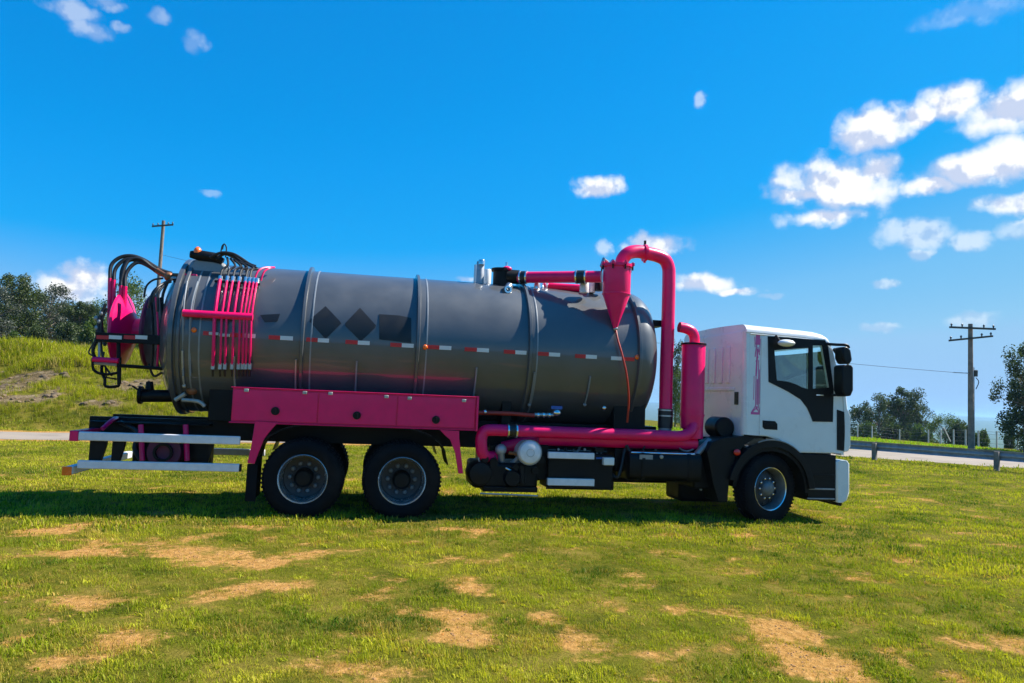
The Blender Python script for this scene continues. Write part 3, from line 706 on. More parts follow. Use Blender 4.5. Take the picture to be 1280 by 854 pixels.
for t, m, r, L in ((.02, 'hose_rubber', .1, .12), (.70, 'hose_rubber', .1, .16)):
    p = v0+(v1-v0)*t; part(MB().tube([p, p+dv*L], r, 24), 'rubber_coupling', m, T)
    for q in (0, L-.02): part(MB().tube([p+dv*q, p+dv*(q+.022)], r+.006, 24), 'hose_clamp', 'bright_steel', T)
part(MB().tube([at(632, 364, .62), at(637, 357, .7)], .055, 16), 'sampling_nozzle', 'steel', T)
part(MB().lathe([(-.02, .03), (-.02, .055), (.02, .055), (.02, .03)], tuple(at(635, 362, .6)), 'Y', 20, close=True), 'nozzle_ring', 'bright_steel', T)
up_cyl('small_fitting', 'bright_steel', 671, 354, 363, .9, .05); up_cyl('small_fitting', 'bright_steel', 681, 353, 362, .95, .05); up_cyl('small_fitting', 'black_plastic', 748, 352, 364, .7, .06); up_cyl('small_fitting', 'white_paint', 740, 352, 366, .75, .05)
part(MB().tube([at(680, 358, 1.0), at(735, 361, .8)], .06, 12), 'return_pipe', 'pink_paint', T)
up_cyl('pipe_support', 'aluminium', 730, 352, 366, .55, .07)
CYL_Y = .20; ct = at(771.5, 333, CYL_Y); cm_ = at(771.5, 368, CYL_Y); cb = at(769.5, 409, CYL_Y)
cy = part(MB().lathe([(0, .002), (0, .205), (cm_.z-ct.z, .205), (cb.z-ct.z, .035), (cb.z-ct.z-.02, .03), (cb.z-ct.z-.021, .002)], (ct.x, CYL_Y, ct.z), 'Z', 40), 'cyclone_separator', 'pink_paint', T)
part(MB().lathe([(cm_.z-ct.z-.012, .2), (cm_.z-ct.z-.008, .21), (cm_.z-ct.z+.008, .21), (cm_.z-ct.z+.012, .2)], (ct.x, CYL_Y, ct.z), 'Z', 40, close=True), 'cyclone_seam', 'pink_paint', cy)
part(MB().lathe([(-.02, .002), (-.02, .235), (.02, .235), (.02, .002)], (ct.x, CYL_Y, ct.z), 'Z', 32), 'cyclone_lid', 'pink_paint', cy)
for k in range(8):
    t = 2*PI*k/8+.2; cx, cyy = ct.x+.235*math.cos(t), CYL_Y+.235*math.sin(t)
    part(MB().tube([(cx, cyy, ct.z-.07), (cx, cyy, ct.z+.05)], .012, 6), 'lid_clamp', 'black_paint', cy)
    part(MB().box((cx-.022, cyy-.022, ct.z-.005), (cx+.022, cyy+.022, ct.z+.04)), 'clamp_nut', 'pink_paint', cy, .003)
part(MB().tube([at(752, 333, .2), at(755, 324, .2), at(759, 328, .25)], .03, 8), 'lid_lever', 'steel', cy)
part(MB().tube([at(762, 331, .15), at(767, 325, .15)], .025, 8), 'lid_lever', 'bright_steel', cy)
# arch pipe from the cyclone over and down
AY = .42
arch = [(777, 334, CYL_Y+.05), (778, 325, CYL_Y+.08), (785, 317, .28), (797, 314.5, .32), (812, 317.5, .35), (822, 320, .38), (831, 325, .4), (835.5, 335, AY), (836, 350, AY), (835, 400, AY), (833, 460, AY), (832, 512, AY)]
part(MB().tube([at(x, y, Y) for x, y, Y in arch], .1, 26, smooth=6), 'arch_pipe', 'pink_paint', T)
p = at(806, 316.5, .34)
part(MB().lathe([(-.02, .002), (-.02, .13), (.02, .13), (.02, .002)], tuple(p), 'X', 26), 'pipe_flange', 'pink_paint', T)
part(MB().tube([p+Vector((0, 0, .1)), p+Vector((0, 0, .19))], .02, 8), 'flange_bolt', 'black_paint', T); part(MB().tube([p-Vector((0, 0, .1)), p-Vector((0, 0, .15))], .02, 8), 'flange_bolt', 'pink_paint', T)
part(MB().box(tuple(at(813, 404, .5)-Vector((0, 0, .04))), tuple(at(830, 404, .5)+Vector((0, .3, .04)))), 'pipe_bracket', 'black_paint', T, .006)
part(MB().tube([at(832, 511, AY), at(831.5, 535, AY)], .112, 24), 'rubber_coupling', 'hose_rubber', T)
for py in (512, 519): q = at(832, py, AY); part(MB().tube([q, q-Vector((0, 0, .02))], .118, 24), 'hose_clamp', 'steel', T)
part(MB().tube([at(831.5, 522, AY), at(831, 545, AY)], .1, 24), 'pipe_end', 'rim_steel', T)
# drain hose from the cyclone tip
part(MB().tube([at(769.5, 411, CYL_Y), at(772, 424, .12), at(778, 445, .06), at(783.5, 470, .05), at(786, 500, .1), at(784, 528, .2)], .016, 8, smooth=5), 'drain_hose', 'red_hose', T)
part(MB().sphere(at(769.5, 411, CYL_Y), .035), 'hose_fitting', 'steel', T)
# ---- low discharge pipe along the chassis
LY = .12
low = [(622, 570), (609, 571), (603, 566), (601.5, 556), (602, 546), (606, 539), (616, 536.5), (640, 537.3), (700, 540), (760, 542.5), (820, 545), (850, 546.5), (862, 541), (866, 532), (866, 520)]
ys = [.35, .2, .14, LY]+[LY]*8+[.14, .2, .24]
pts = [at(x, y, Y) for (x, y), Y in zip(low, ys)]
zc = sum(pts[i].z for i in range(7, 12))/5
for i in range(6, 12): pts[i].z = zc
part(MB().tube(pts, .082, 24, smooth=6), 'discharge_pipe', 'pink_paint', T)
q = at(634, 537, LY); q.z = zc
part(MB().tube([q, q+Vector((.14, 0, 0))], .09, 24), 'rubber_coupling', 'hose_rubber', T)
for d in (0, .12): part(MB().tube([q+Vector((d, 0, 0)), q+Vector((d+.022, 0, 0))], .096, 24), 'hose_clamp', 'bright_steel', T)
q0, q1 = at(672, 550, .3), at(870, 553, .3); zz = (q0.z+q1.z)/2
part(MB().tube([(q0.x, .32, zz), (q1.x, .32, zz)], .1, 20), 'discharge_pipe', 'pink_paint', T)
part(MB().tube([at(628, 560, .5), (q0.x, .4, zz-.02), (q0.x+.1, .34, zz)], .09, 18), 'pump_outlet', 'pink_paint', T)
part(MB().tube([at(866, 548, .3), at(866, 530, .3)], .15, 20), 'silencer_foot', 'pink_paint', T)
# silencer (pink, upright) with elbow outlet
SY = .30; st = at(867, 429, SY); sb = at(865, 520, SY)
si = part(MB().lathe([(sb.z-st.z-.22, .10), (sb.z-st.z-.18, .165), (sb.z-st.z, .175), (-.02, .175), (0, .165), (.012, .002)], (sb.x, SY, st.z), 'Z', 36), 'silencer', 'pink_paint', T)
part(MB().lathe([(sb.z-st.z, .178), (sb.z-st.z, .184), (sb.z-st.z+.03, .184), (sb.z-st.z+.03, .178)], (sb.x, SY, st.z), 'Z', 36, close=True), 'silencer_band', 'pink_paint', si)
part(MB().lathe([(-.03, .17), (-.03, .19), (-.005, .19), (-.005, .17)], (sb.x, SY, st.z), 'Z', 36, close=True), 'silencer_band', 'black_paint', si)
el_ = [at(868, 431, SY), at(868, 422, SY), at(865, 415, SY), at(858, 411, SY), at(849, 409, SY)]
part(MB().tube(el_, .078, 20, smooth=5, cap=False), 'outlet_elbow', 'pink_paint', si)
part(MB().tube([el_[-1]+Vector((.012, 0, 0)), el_[-1]+Vector((.02, 0, 0))], .075, 20), 'outlet_mouth', 'dark_decal', si)
# red hose line with blue valve
part(MB().tube([at(597, 516, .35), at(640, 517, .35), at(668, 519.5, .35)], .032, 12), 'red_supply_hose', 'red_hose', T)
part(MB().tube([at(668, 518.5, .35), at(692, 519, .35)], .03, 12), 'hose_coupling', 'steel', T)
for px in (671, 678, 685): q = at(px, 519, .35); part(MB().tube([q, q+Vector((.03, 0, 0))], .042, 12), 'coupling_nut', 'bright_steel', T)
part(MB().sphere(at(696, 516, .33), .055, 1.2, 1, 1), 'ball_valve', 'bright_steel', T)
part(MB().box(tuple(at(689, 511.5, .3)), tuple(at(703, 508, .3)+Vector((0, .02, 0)))), 'valve_handle', 'blue_handle', T, .004)
for px, py in ((606, 515), (755, 510)): part(MB().sphere(at(px, py, .33), .035), 'hose_fitting', 'bright_steel', T)
# ---- pump, filter, steps, tool locker, fuel tank
boxpx('vacuum_pump', 'black_paint', 592, 578, 672, 612, .12, .9, .05)
boxpx('pump_foot', 'black_paint', 604, 608, 672, 616, .1, .8, .01)
part(MB().lathe([(-.08, .002), (-.06, .15), (0, .17), (.3, .17), (.3, .002)], tuple(at(600, 592, .14)), 'Y', 28), 'pump_cover', 'black_plastic', T)
part(MB().lathe([(-.05, .002), (-.05, .10), (0, .12), (.3, .12), (.3, .002)], tuple(at(640, 598, .08)), 'Y', 24), 'pump_cover', 'black_plastic', T)
part(MB().sphere(at(626, 562, .22), .085, 1, .8, .95), 'relief_valve', 'galvanised', T)
part(MB().tube([at(626, 566, .22), at(627, 577, .25)], .05, 12), 'relief_valve_stem', 'rim_steel', T)
part(MB().tube([at(636, 566, .2), at(650, 568, .2)], .025, 10), 'pump_pipe', 'brown_metal', T)
part(MB().tube([at(632, 585, .1), at(642, 590, .08)], .014, 8), 'pump_lever', 'bright_steel', T)
part(MB().tube([at(652, 582, .12), at(652, 604, .12)], .05, 12), 'oil_bottle', 'black_plastic', T)
part(MB().tube([at(600, 617, .1), at(672, 620, .1)], .012, 6), 'pump_skid', 'steel', T)
fc = at(662.5, 566, .05)
fl = part(MB().lathe([(-.035, .002), (-.035, .08), (-.02, .145), (0, .16), (.03, .165), (.4, .16), (.4, .002)], tuple(fc), 'Y', 40), 'filter_housing', 'aluminium', T)
part(MB().lathe([(.02, .16), (.02, .178), (.05, .178), (.05, .16)], tuple(fc), 'Y', 40, close=True), 'filter_band', 'rim_steel', fl)
part(MB().lathe([(-.04, .05), (-.04, .056), (-.03, .06), (-.03, .05)], tuple(fc), 'Y', 30, close=True), 'filter_badge', 'steel', fl)
lk = boxpx('tool_locker', 'black_paint', 686, 567, 765, 612, .1, .62, .012)
boxpx('step_bar', 'aluminium', 686, 565, 743, 574.5, .03, .1, .006); boxpx('step_bar', 'aluminium', 685, 598, 743, 608, .03, .1, .006)
for px in (698, 731): part(MB().sphere(at(px, 562, .1), .018), 'bolt', 'zinc', T)
for px in (697, 707): part(MB().tube([at(px, 545, .4), at(px, 564, .35)], .02, 8), 'locker_strap', 'black_plastic', T)
boxpx('locker_frame', 'black_plastic', 683, 600, 767, 613, .12, .14, .004)
part(MB().tube([at(745, 573, .1), at(756, 573, .1), at(760, 575, .1)], .012, 8, smooth=4), 'brake_hose', 'blue_handle', T)
boxpx('air_dryer_cap', 'white_paint', 755, 572, 768, 582, .02, .12, .01)
rc = random.Random(11)
for i in range(14):   # cables and small pipes along the frame between pump and battery box
    x0 = rc.uniform(668, 850); x1 = x0+rc.uniform(-25, 45); y0 = rc.uniform(556, 564); y1 = rc.uniform(560, 600); Y_ = rc.uniform(.2, .55)
    part(MB().tube([at(x0, y0, Y_), at((x0+x1)/2, max(y0, y1)+rc.uniform(-2, 8), Y_-.05), at(x1, y1, Y_)], rc.choice((.012, .018, .026)), 8, smooth=4), 'cable', rc.choice(('hose_rubber', 'hose_rubber', 'rim_steel', 'galvanised')), T)
for i in range(9):
    x0 = rc.uniform(600, 675); y0 = rc.uniform(556, 575); Y_ = rc.uniform(.12, .4)
    part(MB().tube([at(x0, y0, Y_), at(x0+rc.uniform(-8, 8), y0+12, Y_-.03), at(x0+rc.uniform(-14, 14), y0+rc.uniform(14, 30), Y_)], rc.choice((.012, .02, .03)), 8, smooth=4), 'pump_hose', rc.choice(('hose_rubber', 'galvanised', 'rim_steel', 'brown_metal')), T)
for px, py, r_ in ((606, 574, .05), (617, 578, .06), (644, 584, .045), (668, 588, .05), (676, 575, .05)):
    part(MB().lathe([(-.05, .002), (-.05, r_), (.08, r_*1.15), (.08, .002)], tuple(at(px, py, .14)), 'Y', 16), 'pump_port', 'black_paint', T)
boxpx('pump_bracket', 'black_paint', 612, 556, 622, 580, .3, .4, .01); boxpx('pump_bracket', 'black_paint', 668, 556, 684, 600, .25, .6, .01)
boxpx('valve_block', 'black_paint', 769, 560, 786, 590, .3, .7, .02); boxpx('valve_block', 'black_plastic', 744, 560, 755, 566, .2, .4, .01)
# fuel tank: rounded section
fa, fb_ = at(788, 565, .06), at(868, 604, .06)
def rrect(y0, y1, z0, z1, r, n=5):
    P = []
    for cy_, cz, s in ((y1-r, z1-r, 0), (y0+r, z1-r, 1), (y0+r, z0+r, 2), (y1-r, z0+r, 3)):
        for i in range(n+1):
            t = PI/2*(s+i/n); P.append((cy_+r*math.cos(t), cz+r*math.sin(t)))
    return P
def xloft(stations):
    V = []; F = []; n = len(stations[0][1])
    for x, P in stations: V += [(x, y, z) for y, z in P]
    for i in range(len(stations)-1):
        for k in range(n): F.append((i*n+k, i*n+(k+1) % n, (i+1)*n+(k+1) % n, (i+1)*n+k))
    F.append(tuple(range(n))); F.append(tuple(range((len(stations)-1)*n, len(stations)*n))[::-1])
    mb = MB(); mb.add(V, F); return mb
z1, z0 = fa.z, fb_.z
ft = part(xloft([(fa.x-.02, rrect(.1, .66, z0+.06, z1-.03, .08)), (fa.x, rrect(.06, .70, z0+.02, z1, .1)), (fb_.x+.1, rrect(.06, .70, z0, z1, .1)), (fb_.x+.12, rrect(.1, .66, z0+.06, z1-.03, .08))]), 'fuel_tank', 'black_plastic', T)
part(MB().tube([(fa.x+.03, .12, z1-.012), (fb_.x+.02, .12, z1-.012)], .018, 10), 'tank_edge_trim', 'bright_steel', ft)
for x in (fa.x+.18, fb_.x-.1): part(xloft([(x, rrect(.05, .71, z0-.006, z1+.006, .1)), (x+.05, rrect(.05, .71, z0-.006, z1+.006, .1))]), 'tank_strap', 'black_paint', ft)
part(MB().box((fa.x+.14, .052, z1-.10), (fa.x+.34, .06, z1-.035)), 'painted_reflection', 'rim_steel', ft)  # pale plate stands in for shapes reflected on the tank side
part(MB().sphere((fa.x+.48, .07, z1-.06), .03), 'filler_cap', 'zinc', ft)
# exhaust / intake behind the cab wheel
part(MB().tube([at(866, 574, .2), at(876, 562, .2), at(888, 551, .25)], .05, 14), 'exhaust_pipe', 'rim_steel', T)
boxpx('battery_box', 'black_paint', 868, 560, 905, 612, .25, .9, .03)
boxpx('gearbox', 'black_paint', 850, 600, 900, 628, .9, 1.5, .06)
part(MB().lathe([(-.2, .002), (-.2, .13), (-.17, .16), (.17, .16), (.2, .13), (.2, .002)], tuple(at(899, 534, .5)), 'Y', 28), 'air_filter', 'black_plastic', T)
part(MB().tube([at(899, 548, .55), at(901, 575, .5), at(905, 590, .5)], .08, 14), 'intake_duct', 'black_plastic', T)
part(MB().sphere(at(892, 582, .22), .03), 'yellow_cap', 'orange_lens', T)
boxpx('engine', 'black_paint', 955, 540, 1040, 600, .75, 1.7, .05)
boxpx('tool_locker', 'black_paint', 600, 560, 870, 605, 1.9, 2.4, .02)

# ================================================================== cab
CY0, CY1 = .04, 2.28
def side_polys(Y):
    body = poly([(933, 424), (933, 416), (1034, 427), (1039, 436), (1054, 496), (1054, 567), (985, 565.5), (981, 557), (973, 550), (958, 545.5), (933, 543.5)], Y)
    hole = poly([(963, 427), (1027, 431), (1036, 483), (1036, 492), (1010, 492), (998, 486), (984, 481), (964, 474)], Y)
    return body, hole
body, hole = side_polys(CY0)
X5 = body[0][0]
cabp = part(MB().prism([body, hole], CY0, CY0+.05), 'cab', 'white_paint', T, .006)
part(MB().prism([body, hole], CY1-.05, CY1), 'side_panel', 'white_paint', cabp, .006)
trim = poly([(959, 420.5), (1030, 425.5), (1034, 433), (1041, 487), (1040, 527.5), (1015, 527), (1012, 519), (1008, 510), (1000, 499.5), (984, 489.5), (960, 477.5)], CY0)
g1 = poly([(967, 438), (1009.5, 435), (1009.5, 487), (1001, 484), (993, 480), (983, 477), (970, 475.5)], CY0)
g2 = poly([(1015, 432), (1026.5, 432), (1035.5, 484.5), (1015, 486)], CY0)
door = poly([(951.5, 421.5), (957, 419), (1031, 424.2), (1036, 433), (1043.5, 487), (1043.5, 565.8), (986, 564), (981, 555.5), (973, 548.5), (958, 544.5), (949, 544)], CY0)
# door skin slightly proud of the body, black trim on it
dskin = part(MB().prism([door, poly([(963, 427), (1027, 431), (1036, 483), (1036, 492), (1010, 492), (998, 486), (984, 481), (964, 474)], CY0)], CY0-.014, CY0+.002), 'door', 'white_paint', T)
part(MB().prism([trim, g1, g2], CY0-.024, CY0-.013), 'window_trim', 'black_plastic', dskin)
part(MB().prism([g1], CY0+.0, CY0+.006), 'side_window', 'glass', dskin); part(MB().prism([g2], CY0+.0, CY0+.006), 'quarter_window', 'glass', dskin)
part(MB().prism([g1], CY1-.03, CY1-.024), 'side_window', 'glass', cabp); part(MB().prism([g2], CY1-.03, CY1-.024), 'quarter_window', 'glass', cabp)
part(MB().prism([trim, g1, g2], CY1-.002, CY1+.008), 'window_trim', 'black_plastic', cabp)
# character line on door, handle recess
part(MB().prism([poly([(952.5, 525.5), (968, 526.5), (971, 530), (971, 537.5), (955, 536.5), (952.5, 534)], CY0)], CY0-.022, CY0-.012), 'door_handle', 'black_plastic', dskin, .004)
part(MB().box((at(954, 531, CY0).x, CY0-.034, at(954, 533, CY0).z), (at(968, 531, CY0).x, CY0-.022, at(954, 529.5, CY0).z)), 'handle_bar', 'red_lens' if False else 'black_plastic', dskin, .003)
part(MB().box((at(1021, 494, 0).x, CY0-.03, at(1021, 494.6, 0).z), (at(1030, 494, 0).x, CY0-.022, at(1021, 493, 0).z)), 'trim_badge', 'bright_steel', dskin)
pl = poly([(952, 519.6), (1043, 523), (1043, 523.9), (952, 520.5)], CY0); part(MB().prism([pl], CY0-.0165, CY0-.0138), 'crease_line', 'white_paint', dskin)
# roof
zr0 = at(933, 416, CY0).z; x_r = X5
roofline = [(933, 415, 405.5), (945, 416, 407), (965, 418, 409), (985, 420, 411.2), (1005, 422, 413.3), (1020, 424, 415.2), (1030, 426, 418), (1035, 428, 421.5), (1038.5, 433, 429)]
def roof_section(zl, zt, inset=0.0):
    h = max(.01, zt-zl); r = min(.16, h*1.6); P = []
    for i in range(7):
        t = PI/2*i/6; P.append((CY0-.012+inset+r-r*math.cos(t), zl+h*math.sin(t)))
    for k in range(1, 8): y = CY0+r+(CY1-CY0-2*r)*k/8; P.append((y, zt+.02*math.sin(PI*k/8)))
    for i in range(6, -1, -1):
        t = PI/2*i/6; P.append((CY1+.012-inset-r+r*math.cos(t), zl+h*math.sin(t)))
    return P
stt = []
for px, yl, yt in roofline:
    pl_ = at(px, yl, CY0); ptp = at(px, yt, CY0+.10); stt.append((pl_.x, roof_section(pl_.z, ptp.z)))
part(xloft(stt), 'roof', 'white_paint', cabp, angle=50)
part(MB().tube([at(938, 417.2, CY0-.01), at(985, 421.3, CY0-.012), at(1030, 426.5, CY0-.012), at(1038, 436, CY0-.01)], .009, 8), 'drip_rail', 'white_paint', cabp)
# back wall with ribs
zb = at(933, 543.5, CY0).z; zt = stt[0][1][3][1]
part(MB().box((X5-.02, CY0+.08, zb-.12), (X5+.03, CY1-.08, zr0+.03)), 'cab_wall', 'white_paint', cabp, .004)
for s, yy in ((1, CY0+.08), (-1, CY1-.08)):
    P = [(X5+.06-.08*math.cos(t)*1.0, yy-s*.082*math.sin(t)) for t in [PI/2*i/6 for i in range(7)]]
    V = [(x, y, zb) for x, y in P]+[(x, y, zr0+.03) for x, y in P]; n = len(P)
    F = [(i, i+1, n+i+1, n+i) for i in range(n-1)]; mb = MB(); mb.add(V, F); part(mb, 'corner_post', 'white_paint', cabp)
for k in range(5): 
    y = CY0+.45+k*.25; part(MB().box((X5-.034, y, 2.05), (X5-.018, y+.13, 2.62)), 'wall_rib', 'white_paint', cabp, .012)
part(MB().box((X5-.034, CY0+.3, 1.93), (X5-.018, CY1-.3, 1.98)), 'wall_rib', 'white_paint', cabp, .006)
bw = lambda px, py: at(px, py, CY0+.22)
part(MB().box((X5-.03, CY0+.17, at(924, 506, .2).z), (X5-.018, CY0+.29, at(924, 490, .2).z)), 'air_vent', 'black_plastic', cabp, .008)
# floor, front
zf = at(1000, 566, CY0).z
part(MB().box((X5+.05, CY0+.05, zf+.02), (body[4][0]-.05, CY1-.05, zf+.08)), 'cab_floor', 'interior', cabp)
fx = body[5][0]
# windscreen between A pillars, with front panel below
wsT = (body[3][0]+.0, body[3][1]-.02); wsB = (body[4][0]+.01, body[4][1])
def bow(y, amt): return amt*(1-((y-TY)/1.18)**2)
def front_sheet(p0, p1, amt, th, name, m, y0=CY0+.02, y1=CY1-.02, par=None, n=14, m2=4):
    V = []; F = []
    for i in range(m2+1):
        x = p0[0]+(p1[0]-p0[0])*i/m2; z = p0[1]+(p1[1]-p0[1])*i/m2
        for k in range(n+1):
            y = y0+(y1-y0)*k/n; V.append((x+bow(y, amt), y, z))
    K = len(V); V += [(x-th, y, z) for x, y, z in V]; W_ = n+1
    for i in range(m2):
        for k in range(n):
            q = (i*W_+k, i*W_+k+1, (i+1)*W_+k+1, (i+1)*W_+k); F.append(q); F.append(tuple(a+K for a in q[::-1]))
    for k in range(n): F.append((k, k+1, K+k+1, K+k)); F.append((m2*W_+k, m2*W_+k+1, K+m2*W_+k+1, K+m2*W_+k))
    for i in range(m2): F.append((i*W_, (i+1)*W_, K+(i+1)*W_, K+i*W_)); F.append((i*W_+n, (i+1)*W_+n, K+(i+1)*W_+n, K+i*W_+n))
    mb = MB(); mb.add(V, F); return part(mb, name, m, par or cabp)
front_sheet(wsT, wsB, .12, .008, 'windscreen', 'glass')
fw_top = (wsB[0], wsB[1]); fw_bot = (fx+.02, zf-.02)
front_sheet(fw_top, fw_bot, .12, .05, 'front_panel', 'white_paint')
front_sheet((fw_top[0]+.02, zf+.55), (fx+.04, zf+.05), .12, .03, 'grille', 'black_plastic', CY0+.3, CY1-.3)
# near corner: black strip and white corner deflector
for yy0, yy1 in ((CY0-.012, CY0+.12), (CY1-.12, CY1+.012)):
    part(MB().prism([poly([(1046, 512), (1055, 515), (1056, 564), (1046, 562.5)], CY0)], yy0, yy1), 'corner_strip', 'black_plastic', cabp, .006)
    part(MB().prism([poly([(1053, 492), (1057, 494), (1059, 512), (1062.5, 520), (1062.5, 558), (1060, 564), (1054, 565.5), (1055.5, 530)], CY0)], yy0-.002, yy1+.15), 'corner_deflector', 'white_paint', cabp, .012)
    part(MB().prism([poly([(1035, 428), (1040, 436), (1054, 495), (1047, 496), (1041, 470), (1036, 436)], CY0)], yy0+.002, yy1-.02), 'windscreen_pillar', 'white_paint', cabp, .008)
# bumper and steps
bump = poly([(1044.5, 577), (1047, 575), (1058, 575.5), (1061, 580), (1061, 617), (1058, 626), (1053, 629), (1044.5, 628)], CY0)
part(MB().prism([bump], CY0-.02, CY1+.02), 'bumper', 'white_paint', T, .03)
part(MB().prism([poly([(1045, 628), (1053, 629), (1052, 633), (1046, 632)], CY0)], CY0, CY1), 'bumper_lip', 'black_plastic', T, .006)
part(MB().lathe([(.0, .002), (.0, .09), (.05, .10), (.06, .002)], (bump[2][0]+.005, .4, bump[0][1]-.2), 'X', 24), 'headlight', 'bright_steel', T)
part(MB().lathe([(.0, .002), (.0, .09), (.05, .10), (.06, .002)], (bump[2][0]+.005, 2.05, bump[0][1]-.2), 'X', 24), 'headlight', 'bright_steel', T)
stp = poly([(996, 567), (1045, 569.5), (1045, 627), (1010, 625.5), (1009, 600), (1004, 582)], CY0)
sp_ = part(MB().prism([stp], CY0, CY0+.45), 'step_housing', 'black_plastic', T, .008)
for y in (594, 611): 
    a = at(1011, y, CY0); b = at(1043, y+1, CY0); part(MB().box((a.x, CY0-.012, a.z-.012), (b.x, CY0+.01, a.z+.012)), 'step_tread', 'rim_steel' if y > 600 else 'black_plastic', sp_, .004)
a = at(1009, 624, CY0); b = at(1043, 621, CY0); part(MB().box((a.x, CY0-.015, a.z), (b.x, CY0+.01, a.z+.02)), 'step_edge', 'rim_steel', sp_, .004)
part(MB().prism([stp], CY1-.45, CY1), 'step_housing', 'black_plastic', T, .008)
# front wheel arch: black plastic flare
R1 = .70; cz = .46; cx = W3+.03
def arch_mb(y0, y1, r0, r1, t0, t1, n=20, zs=1.0):
    V = []; F = []
    for i in range(n+1):
        t = t0+(t1-t0)*i/n
        for r, y in ((r0, y0), (r1, y0), (r1, y1), (r0, y1)): V.append((cx+r*math.cos(t), y, cz+r*math.sin(t)*zs))
    for i in range(n):
        o = i*4
        for k in range(4): F.append((o+k, o+(k+1) % 4, o+4+(k+1) % 4, o+4+k))
    F += [(0, 1, 2, 3), (n*4+3, n*4+2, n*4+1, n*4)]
    mb = MB(); mb.add(V, F); return mb
for y0, y1 in ((-.01, .5), (1.95, 2.45)):
    fl_ = part(arch_mb(y0, y1, .60, .70, math.radians(4), math.radians(168), zs=1.08), 'wheel_arch', 'black_plastic', T, .008)
part(arch_mb(.03, .6, .56, .62, math.radians(-2), math.radians(175), zs=1.06), 'arch_liner', 'black_plastic', T)
p = at(953, 543.5, .0)
part(MB().tube([(cx+.695*math.cos(t)-.005, -.004, cz+.70*math.sin(t)*1.08+.004) for t in [math.radians(50+i*6) for i in range(11)]], .009, 6), 'arch_painted_highlight', 'rim_steel', T)  # pale tube stands in for the bright highlight along the arch top
part(MB().prism([poly([(884, 565), (890, 553), (905, 547), (932, 545), (944, 548), (932, 556), (920, 572), (912, 600), (910, 628), (898, 628), (892, 605)], .05)], .06, .5), 'mudguard', 'black_plastic', T, .012)
part(MB().sphere(at(921.5, 565.5, .02), .055, 1.05, .5, .9), 'side_lamp', 'red_lens', T)
part(MB().sphere(at(876, 612, .3), .02), 'bolt', 'zinc', T)
# interior
for y in (.28, 1.55):
    s_ = part(MB().prism([[(X5+.35, zf+.35), (X5+.95, zf+.38), (X5+.95, zf+.50), (X5+.45, zf+.48), (X5+.33, zf+.82), (X5+.2, zf+.82)]], y, y+.5), 'seat', 'interior', T, .03)
fxw = wsB[0]
part(MB().prism([[(fxw-.42, zf+.55), (fxw-.02, zf+.62), (fxw-.02, zf+.1), (fxw-.3, zf+.1)]], CY0+.08, CY1-.08), 'dashboard', 'interior', T, .03)
swc = Vector((fxw-.42, 1.75, zf+.72)); Rm = Matrix.Rotation(math.radians(-35), 3, 'Y')
part(MB().tube([swc+Rm @ Vector((.23*math.cos(t), .23*math.sin(t), 0)) for t in [2*PI*i/24 for i in range(25)]], .016, 8), 'steering_wheel', 'interior', T)
# mirrors
mr = part(MB().tube([at(1033, 430, 0), at(1046, 431, -.15), at(1058, 431.5, -.2), at(1061, 435, -.2)], .022, 10, smooth=3), 'mirror_arm', 'black_plastic', T)
part(MB().tube([at(1040, 494, 0), at(1052, 493.5, -.12), at(1061, 492, -.2)], .02, 10, smooth=3), 'mirror_arm', 'black_plastic', T)
def mirror(pts, y0, y1, name='mirror'):
    return part(MB().prism([poly(pts, y0)], y0, y1), name, 'black_plastic', T, .025)
mirror([(1053, 434), (1060, 433), (1064, 438), (1066, 450), (1063, 455), (1057, 455), (1053, 448)], -.28, -.08)
mirror([(1053, 458), (1056, 456), (1065, 456.5), (1067, 460), (1067, 488), (1064, 495), (1056, 496), (1053, 488)], -.3, -.08)
part(MB().tube([at(1043, 437, 0), at(1048, 443, -.1), at(1056, 446, -.18)], .03, 8, smooth=3), 'mirror_bracket', 'black_plastic', T)
part(MB().tube([at(1060, 453, -.18), at(1060, 460, -.18)], .02, 8), 'mirror_bracket', 'zinc', T)
mirror([(1053, 458), (1056, 456), (1065, 456.5), (1067, 460), (1067, 488), (1064, 495), (1056, 496), (1053, 488)], 2.55, 2.75, 'mirror')
part(MB().sphere(at(983, 429, -.12), .13, 1.05, .7, .42), 'kerb_mirror', 'white_paint', T)
part(MB().tube([at(970, 420, .0), at(974, 426, -.08), at(984, 430, -.12)], .02, 8), 'mirror_bracket', 'black_plastic', T)
# pink vertical print on the cab side: drawn from strokes
pr = MB(); Yp = CY0-.0165
def stroke(a, b, wpx=.8):
    p, q = at(*a, CY0), at(*b, CY0); d = Vector((q.x-p.x, q.z-p.z)); n = Vector((-d.y, d.x)).normalized()*(wpx/95/2); P = [(p.x+n.x, p.z+n.y), (p.x-n.x, p.z-n.y), (q.x-n.x, q.z-n.y), (q.x+n.x, q.z+n.y)]
    L = MB().prism([P], Yp, CY0-.0005); return L
def prt(a, b, wpx=.8, y0=None):
    p, q = at(*a, CY0), at(*b, CY0); d = Vector((q.x-p.x, q.z-p.z)); n = Vector((-d.y, d.x)).normalized()*(wpx/95/2)
    pr.prism([[(p.x+n.x, p.z+n.y), (p.x-n.x, p.z-n.y), (q.x-n.x, q.z-n.y), (q.x+n.x, q.z+n.y)]], CY0-.0035+random.uniform(-.0008, .0008), CY0-.0005)
